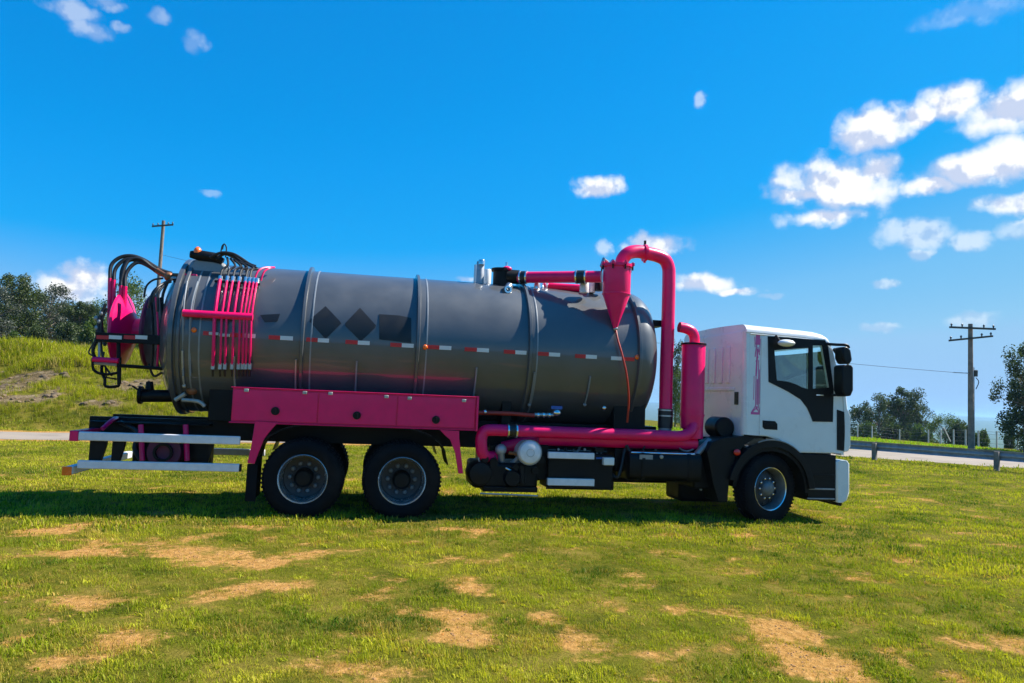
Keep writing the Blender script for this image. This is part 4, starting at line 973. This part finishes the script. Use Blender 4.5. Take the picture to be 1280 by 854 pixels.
prt((947.5, 418.5), (947, 431), 6.5); prt((950.3, 424), (949.4, 440), 1.0); prt((943.4, 421), (943.8, 434), 1.0); prt((949.4, 462), (949.0, 505), .8); prt((942.6, 470), (942.0, 500), .8); prt((946.6, 474), (946.2, 506), 1.4); prt((947, 436), (945, 470), 2.2); prt((947.2, 434), (949.6, 444), 1.3); prt((946, 430), (943.8, 446), 1.4); prt((944.6, 452), (948, 446), 1)
prt((945, 470), (944.4, 508), 1.2); prt((948.3, 450), (947.6, 508), 1.0); prt((944, 508), (938.8, 516), 1.1); prt((947.4, 506), (950, 516), 1.1)
prt((945.8, 508), (945.5, 512), 3); prt((944, 511), (940, 515.5), 1.6); prt((946, 511), (949, 515.5), 1.6); prt((938.5, 516.5), (950.5, 517), 3.4)
part(pr, 'painted_emblem', 'pale_pink_print', cabp)

# ================================================================== plants and trees
def leaf_mat(name, c0, c1, c2):
    m = bpy.data.materials.new(name); m.use_nodes = True; t = NT(m.node_tree); t.n.clear()
    pos = t.new('ShaderNodeTexCoord').outputs['Object']; gi = t.new('ShaderNodeNewGeometry')
    n = t.noise(pos, .8, 3, .6); r = gi.outputs['Random Per Island']
    f = t.math('ADD', t.math('MULTIPLY', n.outputs[0], .6), t.math('MULTIPLY', r, .4))
    c = t.ramp(f, [(.25, c0), (.5, c1), (.78, c2)])
    d = t.new('ShaderNodeBsdfDiffuse', {0: c}); tr = t.new('ShaderNodeBsdfTranslucent', {0: t.mix(1, c, (1.2, 1.3, .6), 'MULTIPLY')})
    g = t.new('ShaderNodeBsdfGlossy', {'Roughness': .5, 'Color': (.6, .6, .6, 1)})
    a = t.new('ShaderNodeMixShader', {0: .3, 1: d.outputs[0], 2: tr.outputs[0]}); b = t.new('ShaderNodeMixShader', {0: .04, 1: a.outputs[0], 2: g.outputs[0]})
    t.new('ShaderNodeOutputMaterial', {0: b.outputs[0]}); MAT[name] = m
leaf_mat('leaf_dark', (.014, .028, .008), (.045, .07, .016), (.11, .14, .035))
leaf_mat('leaf_mid', (.02, .045, .006), (.07, .12, .014), (.15, .20, .03))
leaf_mat('leaf_grey', (.03, .04, .03), (.06, .075, .055), (.12, .13, .10))
def tree_data(seed, h, cw, trunk_h, nclump, leaf, dens, flat=.8):
    rnd = random.Random(seed); tb = MB(); top = Vector((rnd.uniform(-.3, .3), rnd.uniform(-.3, .3), h*.8))
    path = [Vector((0, 0, -.3)), Vector((rnd.uniform(-.1, .1), 0, h*.25)), Vector((top.x*.5, top.y*.5, h*.5)), top]
    tb.tube(path, [h*.022, h*.018, h*.013, h*.005], 8, smooth=3)
    cl = []
    for i in range(nclump):
        a = rnd.uniform(0, 2*PI); z = trunk_h+(h-trunk_h)*rnd.random()**.8; q = (z-trunk_h)/(h-trunk_h)
        rr = cw/2*math.sqrt(max(.05, 1-(abs(q-.45)/.62)**2))*rnd.uniform(.25, 1.0)
        c = Vector((rr*math.cos(a), rr*math.sin(a), z)); cr = rnd.uniform(.09, .19)*cw
        cl.append((c, cr)); s = path[1].lerp(top, max(0, q*.8))
        mid = s.lerp(c, .5)+Vector((0, 0, -.03*h*rnd.random())); tb.tube([s, mid, c], [h*.007, h*.004, h*.0015], 5)
    cb = MB(); 
    for c, cr in cl:
        for k in range(int(dens)):
            d = Vector((rnd.gauss(0, 1), rnd.gauss(0, 1), rnd.gauss(0, 1)*flat)).normalized()*cr*(rnd.random()**.45)
            p = c+d; u = Vector((rnd.gauss(0, 1), rnd.gauss(0, 1), rnd.gauss(0, .7))).normalized(); v = u.orthogonal().normalized(); v = (Matrix.Rotation(rnd.uniform(0, 6.3), 3, u) @ v); s = leaf*rnd.uniform(.6, 1.3)
            cb.add([p-u*s, p+v*s*.45, p+u*s, p-v*s*.45], [(0, 1, 2, 3)])
    return tb, cb
TD = {}
def get_tree(key, leafmat, *a):
    tb, cb = tree_data(*a); objs = []
    for mb, n, m in ((tb, 'trunk', 'bark'), (cb, 'crown', leafmat)):
        me = bpy.data.meshes.new(n); me.from_pydata(mb.v, [], mb.f); me.materials.append(MAT[m]); me.update(); objs.append(me)
    TD[key] = (objs, a[1])
get_tree('gum1', 'leaf_dark', 11, 10, 7, 2.2, 44, .15, 220)
get_tree('gum2', 'leaf_dark', 12, 10, 6, 2.6, 36, .14, 220)
get_tree('gum3', 'leaf_grey', 13, 10, 7.5, 1.6, 46, .15, 210)
get_tree('round1', 'leaf_mid', 14, 10, 10, .8, 46, .18, 160)
get_tree('round2', 'leaf_dark', 15, 10, 9, .8, 44, .20, 160)
get_tree('tall1', 'leaf_dark', 16, 10, 5.5, 2.2, 30, .16, 150)
get_tree('tall2', 'leaf_dark', 26, 10, 7.0, .9, 52, .16, 190)
get_tree('bush1', 'leaf_mid', 17, 10, 15, .1, 60, .5, 120)
get_tree('bush2', 'leaf_dark', 18, 10, 14, .1, 60, .5, 120)
def tree(key, x, y, h, wide=1.0, rz=0.0, label='', cat='tree', group=None, name='tree', sink=0.0):
    (me, h0) = TD[key]; e = empty(name, (x, y, height(x, y)-sink), label, cat, group); e.rotation_euler.z = rz; s = h/h0; e.scale = (s*wide, s*wide, s)
    for n, m in zip(('trunk', 'crown'), me):
        o = bpy.data.objects.new(n if name != 'bush' or n == 'crown' else 'stems', m); C.objects.link(o); o.parent = e
    return e
def place(px, dist, py=500):
    d = ray(px, py); k = dist/math.hypot(d.x, d.y); return CAM.x+d.x*k, CAM.y+d.y*k
def tree_px(key, px, ptop, dist, wide, rz, label, **kw):
    x, y = place(px, dist, ptop+12); d = ray(px, ptop); zt = CAM.z+d.z*dist/math.hypot(d.x, d.y); g = height(x, y); return tree(key, x, y, max(.3, (zt-g)/.99), wide, rz, label, **kw)
GL = 'trees on the bank at the left'
tree_px('gum1', 22, 348, 62, 1.0, .3, 'tallest dark gum tree at the far left edge on the bank', group=GL, name='gum_tree')
tree_px('gum3', 66, 362, 66, 1.0, 1.1, 'grey green feathery gum tree second from the left edge on the bank', group=GL, name='gum_tree')
tree_px('gum2', 100, 380, 60, 1.3, 2.0, 'low dark gum tree just right of the white post on the bank', group=GL, name='gum_tree')
tree_px('round2', 40, 372, 74, 1.1, .6, 'broad dark tree standing behind the two leftmost gums', group=GL, name='broadleaf_tree')
tree_px('round1', 128, 385, 78, 1.2, 2.6, 'low broad green tree behind the reel at the left of the tanker', group=GL, name='broadleaf_tree')
tree_px('round2', 85, 385, 80, 1.3, 4.0, 'dark tree under the white cumulus cloud on the bank', group=GL, name='broadleaf_tree')
tree_px('round1', 162, 357, 60, .62, 5.1, 'round green tree rising between the pink reel disc and the tank', group=GL, name='broadleaf_tree')
tree_px('gum3', -10, 360, 58, 1.0, 3.0, 'grey gum tree cut by the left edge of the picture', group=GL, name='gum_tree')
tree_px('round2', 5, 385, 66, 1.1, 3.7, 'dark bushy tree low at the left edge under the gums', group=GL, name='broadleaf_tree')
for i, (px, pt, ds, k, lb) in enumerate([(18, 418, 47, 'bush1', 'green bush under the tallest gum at the left edge'), (45, 412, 50, 'bush2', 'dark bush left of the white post on the bank'),
        (85, 408, 52, 'bush2', 'dark shrub right of the white post on the bank'), (120, 404, 54, 'bush1', 'green shrub on the bank behind the reel frame'),
        (165, 420, 50, 'bush1', 'pale green shrub seen between reel and tank')]):
    tree_px(k, px, pt, ds, .55 if ds > 40 else .6, i*1.3, lb, cat='bush', name='bush', group='bushes on the bank')
GR = 'trees beyond the guardrail'
tree_px('tall1', 1099, 496, 88, .9, .4, 'slim dark tree right beside the cab front beyond the guardrail', group=GR, name='gum_tree')
tree_px('gum2', 1129, 489, 92, 1.0, 1.4, 'tallest tree in the clump beyond the guardrail, flat topped', group=GR, name='gum_tree')
tree_px('round2', 1112, 508, 95, .75, 2.2, 'dark tree between the two taller ones beyond the guardrail', group=GR, name='broadleaf_tree')
tree_px('round2', 1078, 512, 96, .8, 5.2, 'dark tree half hidden by the cab front beyond the guardrail', group=GR, name='broadleaf_tree')
tree_px('gum1', 1148, 510, 94, .9, 3.1, 'rightmost tree of the clump beyond the guardrail', group=GR, name='gum_tree')
tree_px('round1', 1182, 524, 80, 1.0, .5, 'broad low olive tree left of the right utility pole', group=GR, name='broadleaf_tree')
tree_px('tall2', 1280, 438, 44, .72, .9, 'big dark gum tree at the right edge with sky showing through', name='gum_tree')
tree_px('round2', 1296, 470, 46, .9, 3.9, 'dark tree at the right edge behind the big gum', name='broadleaf_tree')
for i, (px, pt, ds, k, lb) in enumerate([(1200, 533, 78, 'bush2', 'dark shrub at the foot of the right utility pole'), (1228, 541, 66, 'bush1', 'pale shrub just right of the right utility pole'), (1262, 546, 60, 'bush2', 'dark shrub under the big gum at the right edge'),
        (1150, 537, 84, 'bush1', 'green shrub behind the fence under the rightmost clump tree'), (1085, 533, 84, 'bush1', 'green shrub behind the fence beside the cab'), (1116, 534, 86, 'bush2', 'dark shrub behind the fence under the flat topped tree')]):
    tree_px(k, px, pt, ds, .5, i*1.7, lb, cat='bush', name='bush', group='shrubs along the wire fence')
tree_px('tall1', 846, 430, 55, .55, 2.0, 'dark tree glimpsed between the two upright pink pipes', name='gum_tree')
tree_px('round1', 852, 470, 50, .45, 2.9, 'green tree low between the upright pink pipes', name='broadleaf_tree')
for i, (px, pt, ds) in enumerate([(760, 500, 95), (960, 520, 100), (1010, 505, 105)]):
    tree_px(('round2', 'round1', 'gum2')[i], px, pt, ds, .9, i*2.0, ('dark tree hidden behind the tank belly', 'green tree hidden behind the cab', 'gum tree hidden behind the cab windows')[i], name='broadleaf_tree')
def stem_plant(x, y, h, seed, label):
    rnd = random.Random(seed); e = empty('tall_weed', (x, y, height(x, y)), label, 'plant', 'weeds on the bank'); tb = MB(); cb = MB()
# ================================================================== poles, wires, fence, guardrail
def pole(px, ptop, pbase, dist, label, arms, group):
    x, y = place(px, dist, ptop); d = ray(px, ptop); zt = CAM.z+d.z*dist/math.hypot(d.x, d.y); g = height(x, y)
    e = empty('utility_pole', (x, y, g), label, 'utility pole', group)
    part(MB().tube([(x, y, g-.5), (x, y, g+(zt-g)*.5), (x, y, zt)], [.14, .12, .10], 14), 'pole', 'pole_wood', e)
    ends = []
    for (dz, half, ang, shift, tilt) in arms:
        u = Vector((math.cos(ang), math.sin(ang), 0)); c = Vector((x, y, zt-dz))+Vector((-u.y, u.x, 0))*-.16
        a = c-u*(half-shift)-Vector((0, 0, tilt)); b = c+u*(half+shift)+Vector((0, 0, tilt))
        n = Vector((-u.y, u.x, 0))*.045
        V = []
        for q in (a, b):
            for s, t in ((-1, -1), (1, -1), (1, 1), (-1, 1)): V.append(q+n*s+Vector((0, 0, .045*t)))
        mb = MB(); mb.add(V, [(0, 1, 2, 3), (7, 6, 5, 4), (0, 4, 5, 1), (1, 5, 6, 2), (2, 6, 7, 3), (3, 7, 4, 0)]); arm = part(mb, 'crossarm', 'pole_dark', e)
        for t in (-.92, -.45, .5, .92):
            p_ = c+u*(half*t+shift)+Vector((0, 0, tilt*t)); part(MB().lathe([(.04, .015), (.07, .035), (.1, .03), (.12, .05), (.16, .045), (.19, .02), (.2, .002)], tuple(p_), 'Z', 10), 'insulator', 'ceramic', arm); ends.append(p_+Vector((0, 0, .27)))
    return e, Vector((x, y, zt)), ends
GP = 'wooden utility poles'
eR, topR, endsR = pole(1213, 405, 557, 42, 'wooden utility pole with two crossarms right of the truck beyond the guardrail', [(.22, 1.1, -.19, .0, .0), (.72, 1.05, -.19, -.08, .15)], GP)
p = topR-Vector((0, 0, 2.4)); part(MB().tube([p-Vector((.95, 0, 0)), p], .022, 6), 'bracket_arm', 'galvanised', eR)
part(MB().lathe([(-.3, .002), (-.3, .08), (.0, .09), (.03, .002)], tuple(p+Vector((.2, -.1, .15))), 'Z', 12), 'line_fuse', 'pole_dark', eR)
part(MB().tube([p+Vector((.2, -.1, -.2)), p+Vector((.36, -.1, -.4)), p+Vector((.2, -.1, -.75))], .02, 6, smooth=3), 'cable_loop', 'hose_rubber', eR)
part(MB().tube([p+Vector((.17, -.02, -3.8)), p+Vector((.17, -.02, .3))], .02, 6), 'cable_conduit', 'galvanised', eR)
eL, topL, endsL = pole(204.5, 276, 500, 52, 'wooden utility pole with one crossarm standing behind the rear of the tanker', [(.35, .62, .1, 0, .12)], GP)
def wire(a, b, sag, label, r=.012):
    pts = [a.lerp(b, i/16)-Vector((0, 0, sag*4*(i/16)*(1-i/16))) for i in range(17)]
    o = MB().tube(pts, r, 5).build('power_line', 'pole_dark'); tag(o, label, 'power line', 'power lines between the poles')
wire(p-Vector((.95, 0, 0)), topL-Vector((0, 0, 2.2)), .9, 'lower dark cable strung from the right pole bracket leftward behind the truck', .009)
# wire fence beyond the green strip
fpts = [(1072, 543), (1090, 544), (1124.5, 545), (1160.5, 549), (1176, 551), (1192, 553), (1207, 556), (1223, 557), (1246, 560), (1272, 563), (1300, 566)]
e = None; prevt = None
for i, (px, py) in enumerate(fpts):
    g = gnd(px, py); g.z = height(g.x, g.y)
    if e is None: e = empty('wire_fence', tuple(g), 'thin wire fence on pale posts beyond the guardrail', 'fence')
    part(MB().tube([g-Vector((0, 0, .2)), g+Vector((0, 0, .95))], .045, 8), 'post', 'fence_post', e)
    if prevt is not None:
        for hh in (.25, .5, .75, .9): part(MB().tube([prevt+Vector((0, 0, hh)), g+Vector((0, 0, hh))], .006, 4), 'wire', 'wire_grey', e)
    prevt = g.copy()
g = gnd(1188, 552); part(MB().tube([g, g+Vector((-.5, 0, .9))], .035, 6), 'brace', 'fence_post', e)
# short white post on the left bank
x, y = place(63, 45); part_post = empty('marker_post', (x, y, height(x, y)), 'short pale post on the grassy bank at the left', 'post')
part(MB().tube([(x, y, height(x, y)-.2), (x, y, height(x, y)+1.0)], [.07, .06], 8), 'post', 'fence_post', part_post)
# guardrail
P1, P2 = gnd(1093, 575.5), gnd(1246, 589); P1.z = P2.z = 0
dr = (P2-P1); u = dr.normalized(); nn = Vector((-u.y, u.x, 0))
if nn.y > 0: nn = -nn
GRD = empty('guardrail', tuple(P1), 'grey metal guardrail with wooden posts along the road at the right', 'guardrail')
curve = [P1-dr*1.1+nn*-.6*1.2, P1-dr*.5+nn*-.15, P1, P2, P2+dr, P2+dr*2, P2+dr*3]
for k, q in enumerate([P1-dr+nn*-.5, P1, P2, P2+dr, P2+dr*2]):
    V = []; 
    for z in (-.3, .61):
        for s, t in ((-.07, -.09), (.07, -.09), (.07, .09), (-.07, .09)): V.append(q+u*s+nn*t*.9+Vector((0, 0, z)))
    mb = MB(); mb.add(V, [(3, 2, 1, 0), (4, 5, 6, 7), (0, 1, 5, 4), (1, 2, 6, 5), (2, 3, 7, 6), (3, 0, 4, 7)]); part(mb, 'post', 'weathered_wood', GRD, .01)
prof = [(o_, z+.035) for o_, z in [(.0, .30), (.012, .325), (.05, .35), (.075, .38), (.05, .41), (.0, .44), (.0, .47), (.05, .50), (.075, .53), (.05, .56), (.012, .585), (.0, .61)]]
V = []; F = []; n = len(prof); back = Vector((0, 0, 0))
for q in curve:
    for o_, z in prof: V.append(q-nn*(.09+o_)+Vector((0, 0, z)))
    for o_, z in reversed(prof): V.append(q-nn*(.084+o_-.008)+Vector((0, 0, z)))
m_ = 2*n
for i in range(len(curve)-1):
    for k in range(m_): F.append((i*m_+k, i*m_+(k+1) % m_, (i+1)*m_+(k+1) % m_, (i+1)*m_+k))
mb = MB(); mb.add(V, F); part(mb, 'rail', 'galvanised', GRD)

# ================================================================== grass
def tuft(seed, n, h, spread, wd, bend):
    rnd = random.Random(seed); V = []; F = []
    for i in range(n):
        a = rnd.uniform(0, 2*PI); r = spread*math.sqrt(rnd.random()); b = Vector((r*math.cos(a), r*math.sin(a), -.005)); ang = rnd.uniform(0, 2*PI)
        lean = Vector((math.cos(ang), math.sin(ang), 0))*bend*rnd.uniform(.3, 1.3)*h; s = Vector((-math.sin(ang), math.cos(ang), 0))*wd*rnd.uniform(.7, 1.3); hh = h*rnd.uniform(.5, 1.15)
        o = len(V); V += [b-s, b+s, b+lean*.35+Vector((0, 0, hh*.6))-s*.75, b+lean*.35+Vector((0, 0, hh*.6))+s*.75, b+lean+Vector((0, 0, hh*.95))]
        F += [(o, o+1, o+3, o+2), (o+2, o+3, o+4)]
    return V, F
gm = bpy.data.materials.new('grass_blades'); gm.use_nodes = True; t = NT(gm.node_tree); t.n.clear()
aa = t.new('ShaderNodeAttribute', attribute_name='tint', attribute_type='INSTANCER')
gi = t.new('ShaderNodeNewGeometry'); rn = gi.outputs['Random Per Island']
c = t.mix(t.math('MULTIPLY', rn, .5), aa.outputs['Color'], t.mix(1, aa.outputs['Color'], (1.5, 1.35, 1.0), 'MULTIPLY'))
c = t.mix(t.mrange(rn, .88, .92), c, (.36, .28, .07))
c = t.mix(t.mrange(rn, .0, .22, 1, 0), c, t.mix(1, c, (.35, .42, .4), 'MULTIPLY'))
d = t.new('ShaderNodeBsdfDiffuse', {0: c}); tr = t.new('ShaderNodeBsdfTranslucent', {0: t.mix(1, c, (1.25, 1.3, .5), 'MULTIPLY')}); gl = t.new('ShaderNodeBsdfGlossy', {'Roughness': .45, 'Color': (.5, .5, .4, 1)})
a = t.new('ShaderNodeMixShader', {0: .35, 1: d.outputs[0], 2: tr.outputs[0]}); b = t.new('ShaderNodeMixShader', {0: .012, 1: a.outputs[0], 2: gl.outputs[0]})
t.new('ShaderNodeOutputMaterial', {0: b.outputs[0]})
def tuft_coll(name, specs):
    col = bpy.data.collections.new(name)
    for i, sp in enumerate(specs):
        V, F = tuft(*sp); me = bpy.data.meshes.new('tuft'); me.from_pydata(V, [], F); me.materials.append(gm)
        o = bpy.data.objects.new('grass_tuft', me); col.objects.link(o)
    return col
def scatter(name, pts, col, label=None):
    """pts: (x,y,z,scale,rot,tilt,(r,g,b))"""
    me = bpy.data.meshes.new(name); me.from_pydata([p[:3] for p in pts], [], [])
    a = me.attributes.new('scl', 'FLOAT_VECTOR', 'POINT'); a.data.foreach_set('vector', [c for p in pts for c in p[3]])
    a = me.attributes.new('rot', 'FLOAT_VECTOR', 'POINT'); a.data.foreach_set('vector', [c for p in pts for c in (p[5], 0, p[4])])
    a = me.attributes.new('tint', 'FLOAT_COLOR', 'POINT'); a.data.foreach_set('color', [c for p in pts for c in (*p[6], 1)])
    o = bpy.data.objects.new(name, me); C.objects.link(o); tag(o, label, 'grass', kind='stuff')
    ng = bpy.data.node_groups.new(name, 'GeometryNodeTree')
    ng.interface.new_socket('Geometry', in_out='INPUT', socket_type='NodeSocketGeometry'); ng.interface.new_socket('Geometry', in_out='OUTPUT', socket_type='NodeSocketGeometry')
    N = ng.nodes; L = ng.links; gi_ = N.new('NodeGroupInput'); go = N.new('NodeGroupOutput')
    ci = N.new('GeometryNodeCollectionInfo'); ci.inputs[0].default_value = col; ci.inputs[1].default_value = True; ci.inputs[2].default_value = True
    ip = N.new('GeometryNodeInstanceOnPoints'); ip.inputs['Pick Instance'].default_value = True
    m2p = N.new('GeometryNodeMeshToPoints')
    def na(nm, ty='FLOAT_VECTOR'):
        q = N.new('GeometryNodeInputNamedAttribute'); q.data_type = ty; q.inputs[0].default_value = nm; return q.outputs[0]
    L.new(gi_.outputs[0], m2p.inputs[0]); L.new(m2p.outputs[0], ip.inputs['Points']); L.new(ci.outputs[0], ip.inputs['Instance'])
    ri = N.new('FunctionNodeRandomValue'); ri.data_type = 'INT'; ri.inputs[4].default_value = 0; ri.inputs[5].default_value = 50
    L.new(ri.outputs[2], ip.inputs['Instance Index'])
    e2r = N.new('FunctionNodeEulerToRotation'); L.new(na('rot'), e2r.inputs[0]); L.new(e2r.outputs[0], ip.inputs['Rotation']); L.new(na('scl'), ip.inputs['Scale'])
    L.new(ip.outputs[0], go.inputs[0])
    md = o.modifiers.new('scatter', 'NODES'); md.node_group = ng
    return o
short = tuft_coll('short_tufts', [(s, 20, .038, .06, .0018, .6) for s in range(8)]+[(70, 7, .085, .03, .0022, .4), (71, 9, .028, .05, .0065, 1.0)])
mid_t = tuft_coll('mid_tufts', [(s+20, 20, .055, .14, .005, .5) for s in range(6)])
tall = tuft_coll('tall_tufts', [(s+40, 22, .6, .28, .012, .4) for s in range(6)])
rnd = random.Random(3)
def tint(x, y, d):
    n = noise.fractal(Vector((x*.55, y*.8, 7)), .9, 2.0, 4); n2 = noise.noise(Vector((x*2.5, y*2.5, 30)))
    v = max(0, min(1, .52+n*.8+n2*.5+rnd.uniform(-.18, .18)))
    g0, g1, g2 = (.065, .125, .010), (.245, .285, .016), (.45, .44, .035)
    c = [g0[i]+(g1[i]-g0[i])*min(1, v*2) if v < .5 else g1[i]+(g2[i]-g1[i])*(v*2-1) for i in range(3)]
    dry = noise.fractal(Vector((x*.9+40, y*1.3, 3)), .9, 2.0, 4)*.9+.12+.7*d-.28*sst((x-1)/5)
    if y < 3 and rnd.random() < dry: k = rnd.uniform(.35, .9); c = [c[i]*(1-k)+(.38, .26, .07)[i]*k for i in range(3)]
    if d > .05 and rnd.random() < min(.8, d*1.3): c = [.40, .28, .07]
    return c
def in_view(x, y, marg=.06):
    v = Vector((x, y, 0))-CAM; z = v.dot(fw)
    if z < 1.5: return False
    px = v.dot(r2)/z*FPX/640; py = v.dot(u2)/z*FPX/427
    return abs(px) < 1+marg and py > -1.12
def lawn():
    P = []; Q = []
    for (d0, d1, dens, step, lst) in ((2.5, 6.0, 640, 0, P), (6.0, 9.5, 430, 0, P), (9.5, 15, 95, 1, Q), (15, 24, 42, 1, Q), (24, 38, 14, 2, Q), (38, 54, 9, 3, Q)):
        # polar sampling round the camera
        area = math.radians(86)*(d1*d1-d0*d0)/2; n = int(area*dens)
        for _ in range(n):
            r = math.sqrt(rnd.uniform(d0*d0, d1*d1)); a = YAW+rnd.uniform(-math.radians(43), math.radians(43))
            x, y = CAM.x+r*math.sin(a), CAM.y+r*math.cos(a)
            if not in_view(x, y, .1 if r < 15 else .3): continue
            if y > 10:
                if road_dist(x, y) < .15: continue
                if (Vector((x, y, 0))-E1).dot(en) > 0 and x > 12: continue
                if y > 17 and x < 6: continue
            d = dirt(x, y)
            clump = noise.noise(Vector((x*3.1, y*3.1, 50)))
            straw = False
            if rnd.random() < min(.95, d*1.35-.05):
                if step or rnd.random() > .42: continue
                straw = True
            if rnd.random() < .30-clump*.8 and step == 0: continue
            s = rnd.uniform(.55, 1.2)*(1-.5*d)*(1+.45*clump)*(1+.35*noise.noise(Vector((x*.5, y*.5, 80))))
            if 1.2 < r and -.3 < y < .3 and -1.4 < x < 6.6: s *= 1.15
            k = (1, 1, 1) if step == 0 else (1, 1, .9) if step == 1 else (2, 2, 1.2) if step == 2 else (3, 3, 1.8)
            if straw: s *= .55
            lst.append((x, y, height(x, y), (s*k[0], s*k[1], s*k[2]), rnd.uniform(0, 6.28), rnd.uniform(-.25, .25), ((rnd.uniform(.40, .60), rnd.uniform(.26, .36), .07) if rnd.random() < .75 else (.20, .26, .01)) if straw else tint(x, y, d) if step < 3 else tuple(rnd.uniform(.8, 1.2)*q for q in (.24, .40, .01))))
    print('lawn', len(P), len(Q))
    scatter('lawn_grass', P, short, 'short patchy green lawn grass in front of the truck'); scatter('field_grass', Q, mid_t, 'grass of the field under and behind the truck')
lawn()
def bank_grass():
    P = []
    for _ in range(46000):
        x, y = rnd.uniform(-36, 9), rnd.uniform(16.2, 46)
        d = road_dist(x, y) if y < 20 else 9
        if d < .25 or not in_view(x, y, .3): continue
        b = bankdirt(x, y); z = height(x, y); hi = sst((z-1.7)/1.0)
        if rnd.random() < b*1.25-.1*hi: continue
        v = max(0, min(1, .5+noise.fractal(Vector((x*.25, y*.25, 11)), .9, 2, 3)*.8+rnd.uniform(-.15, .15)))
        g0, g1 = ((.13, .16, .006), (.38, .40, .008)); c = [g0[i]+(g1[i]-g0[i])*v for i in range(3)]
        if rnd.random() < .08+.35*b: c = [.30, .25, .08]
        s = rnd.uniform(.4, .8)*(.45+.75*hi)*(1+.5*v)
        P.append((x, y, z, (s*1.1, s*1.1, s), rnd.uniform(0, 6.28), rnd.uniform(-.2, .2), c))
    print('bank', len(P)); scatter('bank_grass', P, tall, 'tall yellow green grass on the bank at the left')
bank_grass()

def stones():
    col = bpy.data.collections.new('stones'); r_ = random.Random(5)
    for i in range(4):
        bm = bmesh.new(); bmesh.ops.create_icosphere(bm, subdivisions=2, radius=.12)
        for v in bm.verts: v.co *= 1+.35*noise.noise(v.co*9+Vector((i*7, 0, 0))); v.co.z *= .6
        me = bpy.data.meshes.new('stone'); bm.to_mesh(me); bm.free(); me.materials.append(MAT['stone']); o = bpy.data.objects.new('stone', me); col.objects.link(o)
    P = []
    while len(P) < 420:
        x, y = r_.uniform(-34, 8), r_.uniform(16.4, 24)
        if bankdirt(x, y) < .55: continue
        k = r_.uniform(.25, 1.0)**2*1.2+.15; P.append((x, y, height(x, y), (k, k, k), r_.uniform(0, 6.28), 0, (1, 1, 1)))
    o = scatter('bank_stones', P, col, 'brown stones and clods scattered on the bare slope at the left'); o['category'] = 'stones'
def clods():
    col = bpy.data.collections.new('clods'); r_ = random.Random(8)
    for i in range(3):
        bm = bmesh.new(); bmesh.ops.create_icosphere(bm, subdivisions=1, radius=.02)
        for v in bm.verts: v.co *= 1+.4*noise.noise(v.co*60+Vector((i*7, 0, 0))); v.co.z *= .7
        me = bpy.data.meshes.new('clod'); bm.to_mesh(me); bm.free(); me.materials.append(MAT['clod']); o = bpy.data.objects.new('clod', me); col.objects.link(o)
    P = []; n = 0
    while n < 60000 and len(P) < 5000:
        n += 1; x, y = r_.uniform(-6, 9), r_.uniform(-6.3, .5)
        if not in_view(x, y): continue
        d = dirt(x, y)
        if r_.random() > d*1.4-.3: continue
        k = r_.uniform(.2, 1.0)**3*.55+.1; P.append((x, y, height(x, y), (k, k, k), r_.uniform(0, 6.28), 0, (1, 1, 1)))
    o = scatter('soil_clods', P, col, 'small clods and pebbles on the bare orange soil patches'); o['category'] = 'soil'
mat('clod', (.36, .19, .07), .95, var=.4, vscale=30)
clods()
mat('stone', (.13, .09, .05), .9, var=.4, vscale=2)
stones()
# ================================================================== air
hz = MB().box((-9000, -210, -60), (9400, 11000, 24)).build('haze', 'pink_paint'); hz.data.materials.clear()
hm = bpy.data.materials.new('haze'); hm.use_nodes = True; t = NT(hm.node_tree); t.n.clear()
pv = t.new('ShaderNodeVolumePrincipled', {'Color': (.40, .70, 1.0, 1), 'Density': .0002, 'Anisotropy': .3})
o_ = t.new('ShaderNodeOutputMaterial'); t.l.new(pv.outputs[0], o_.inputs['Volume']); hz.data.materials.append(hm); tag(hz, kind='stuff')
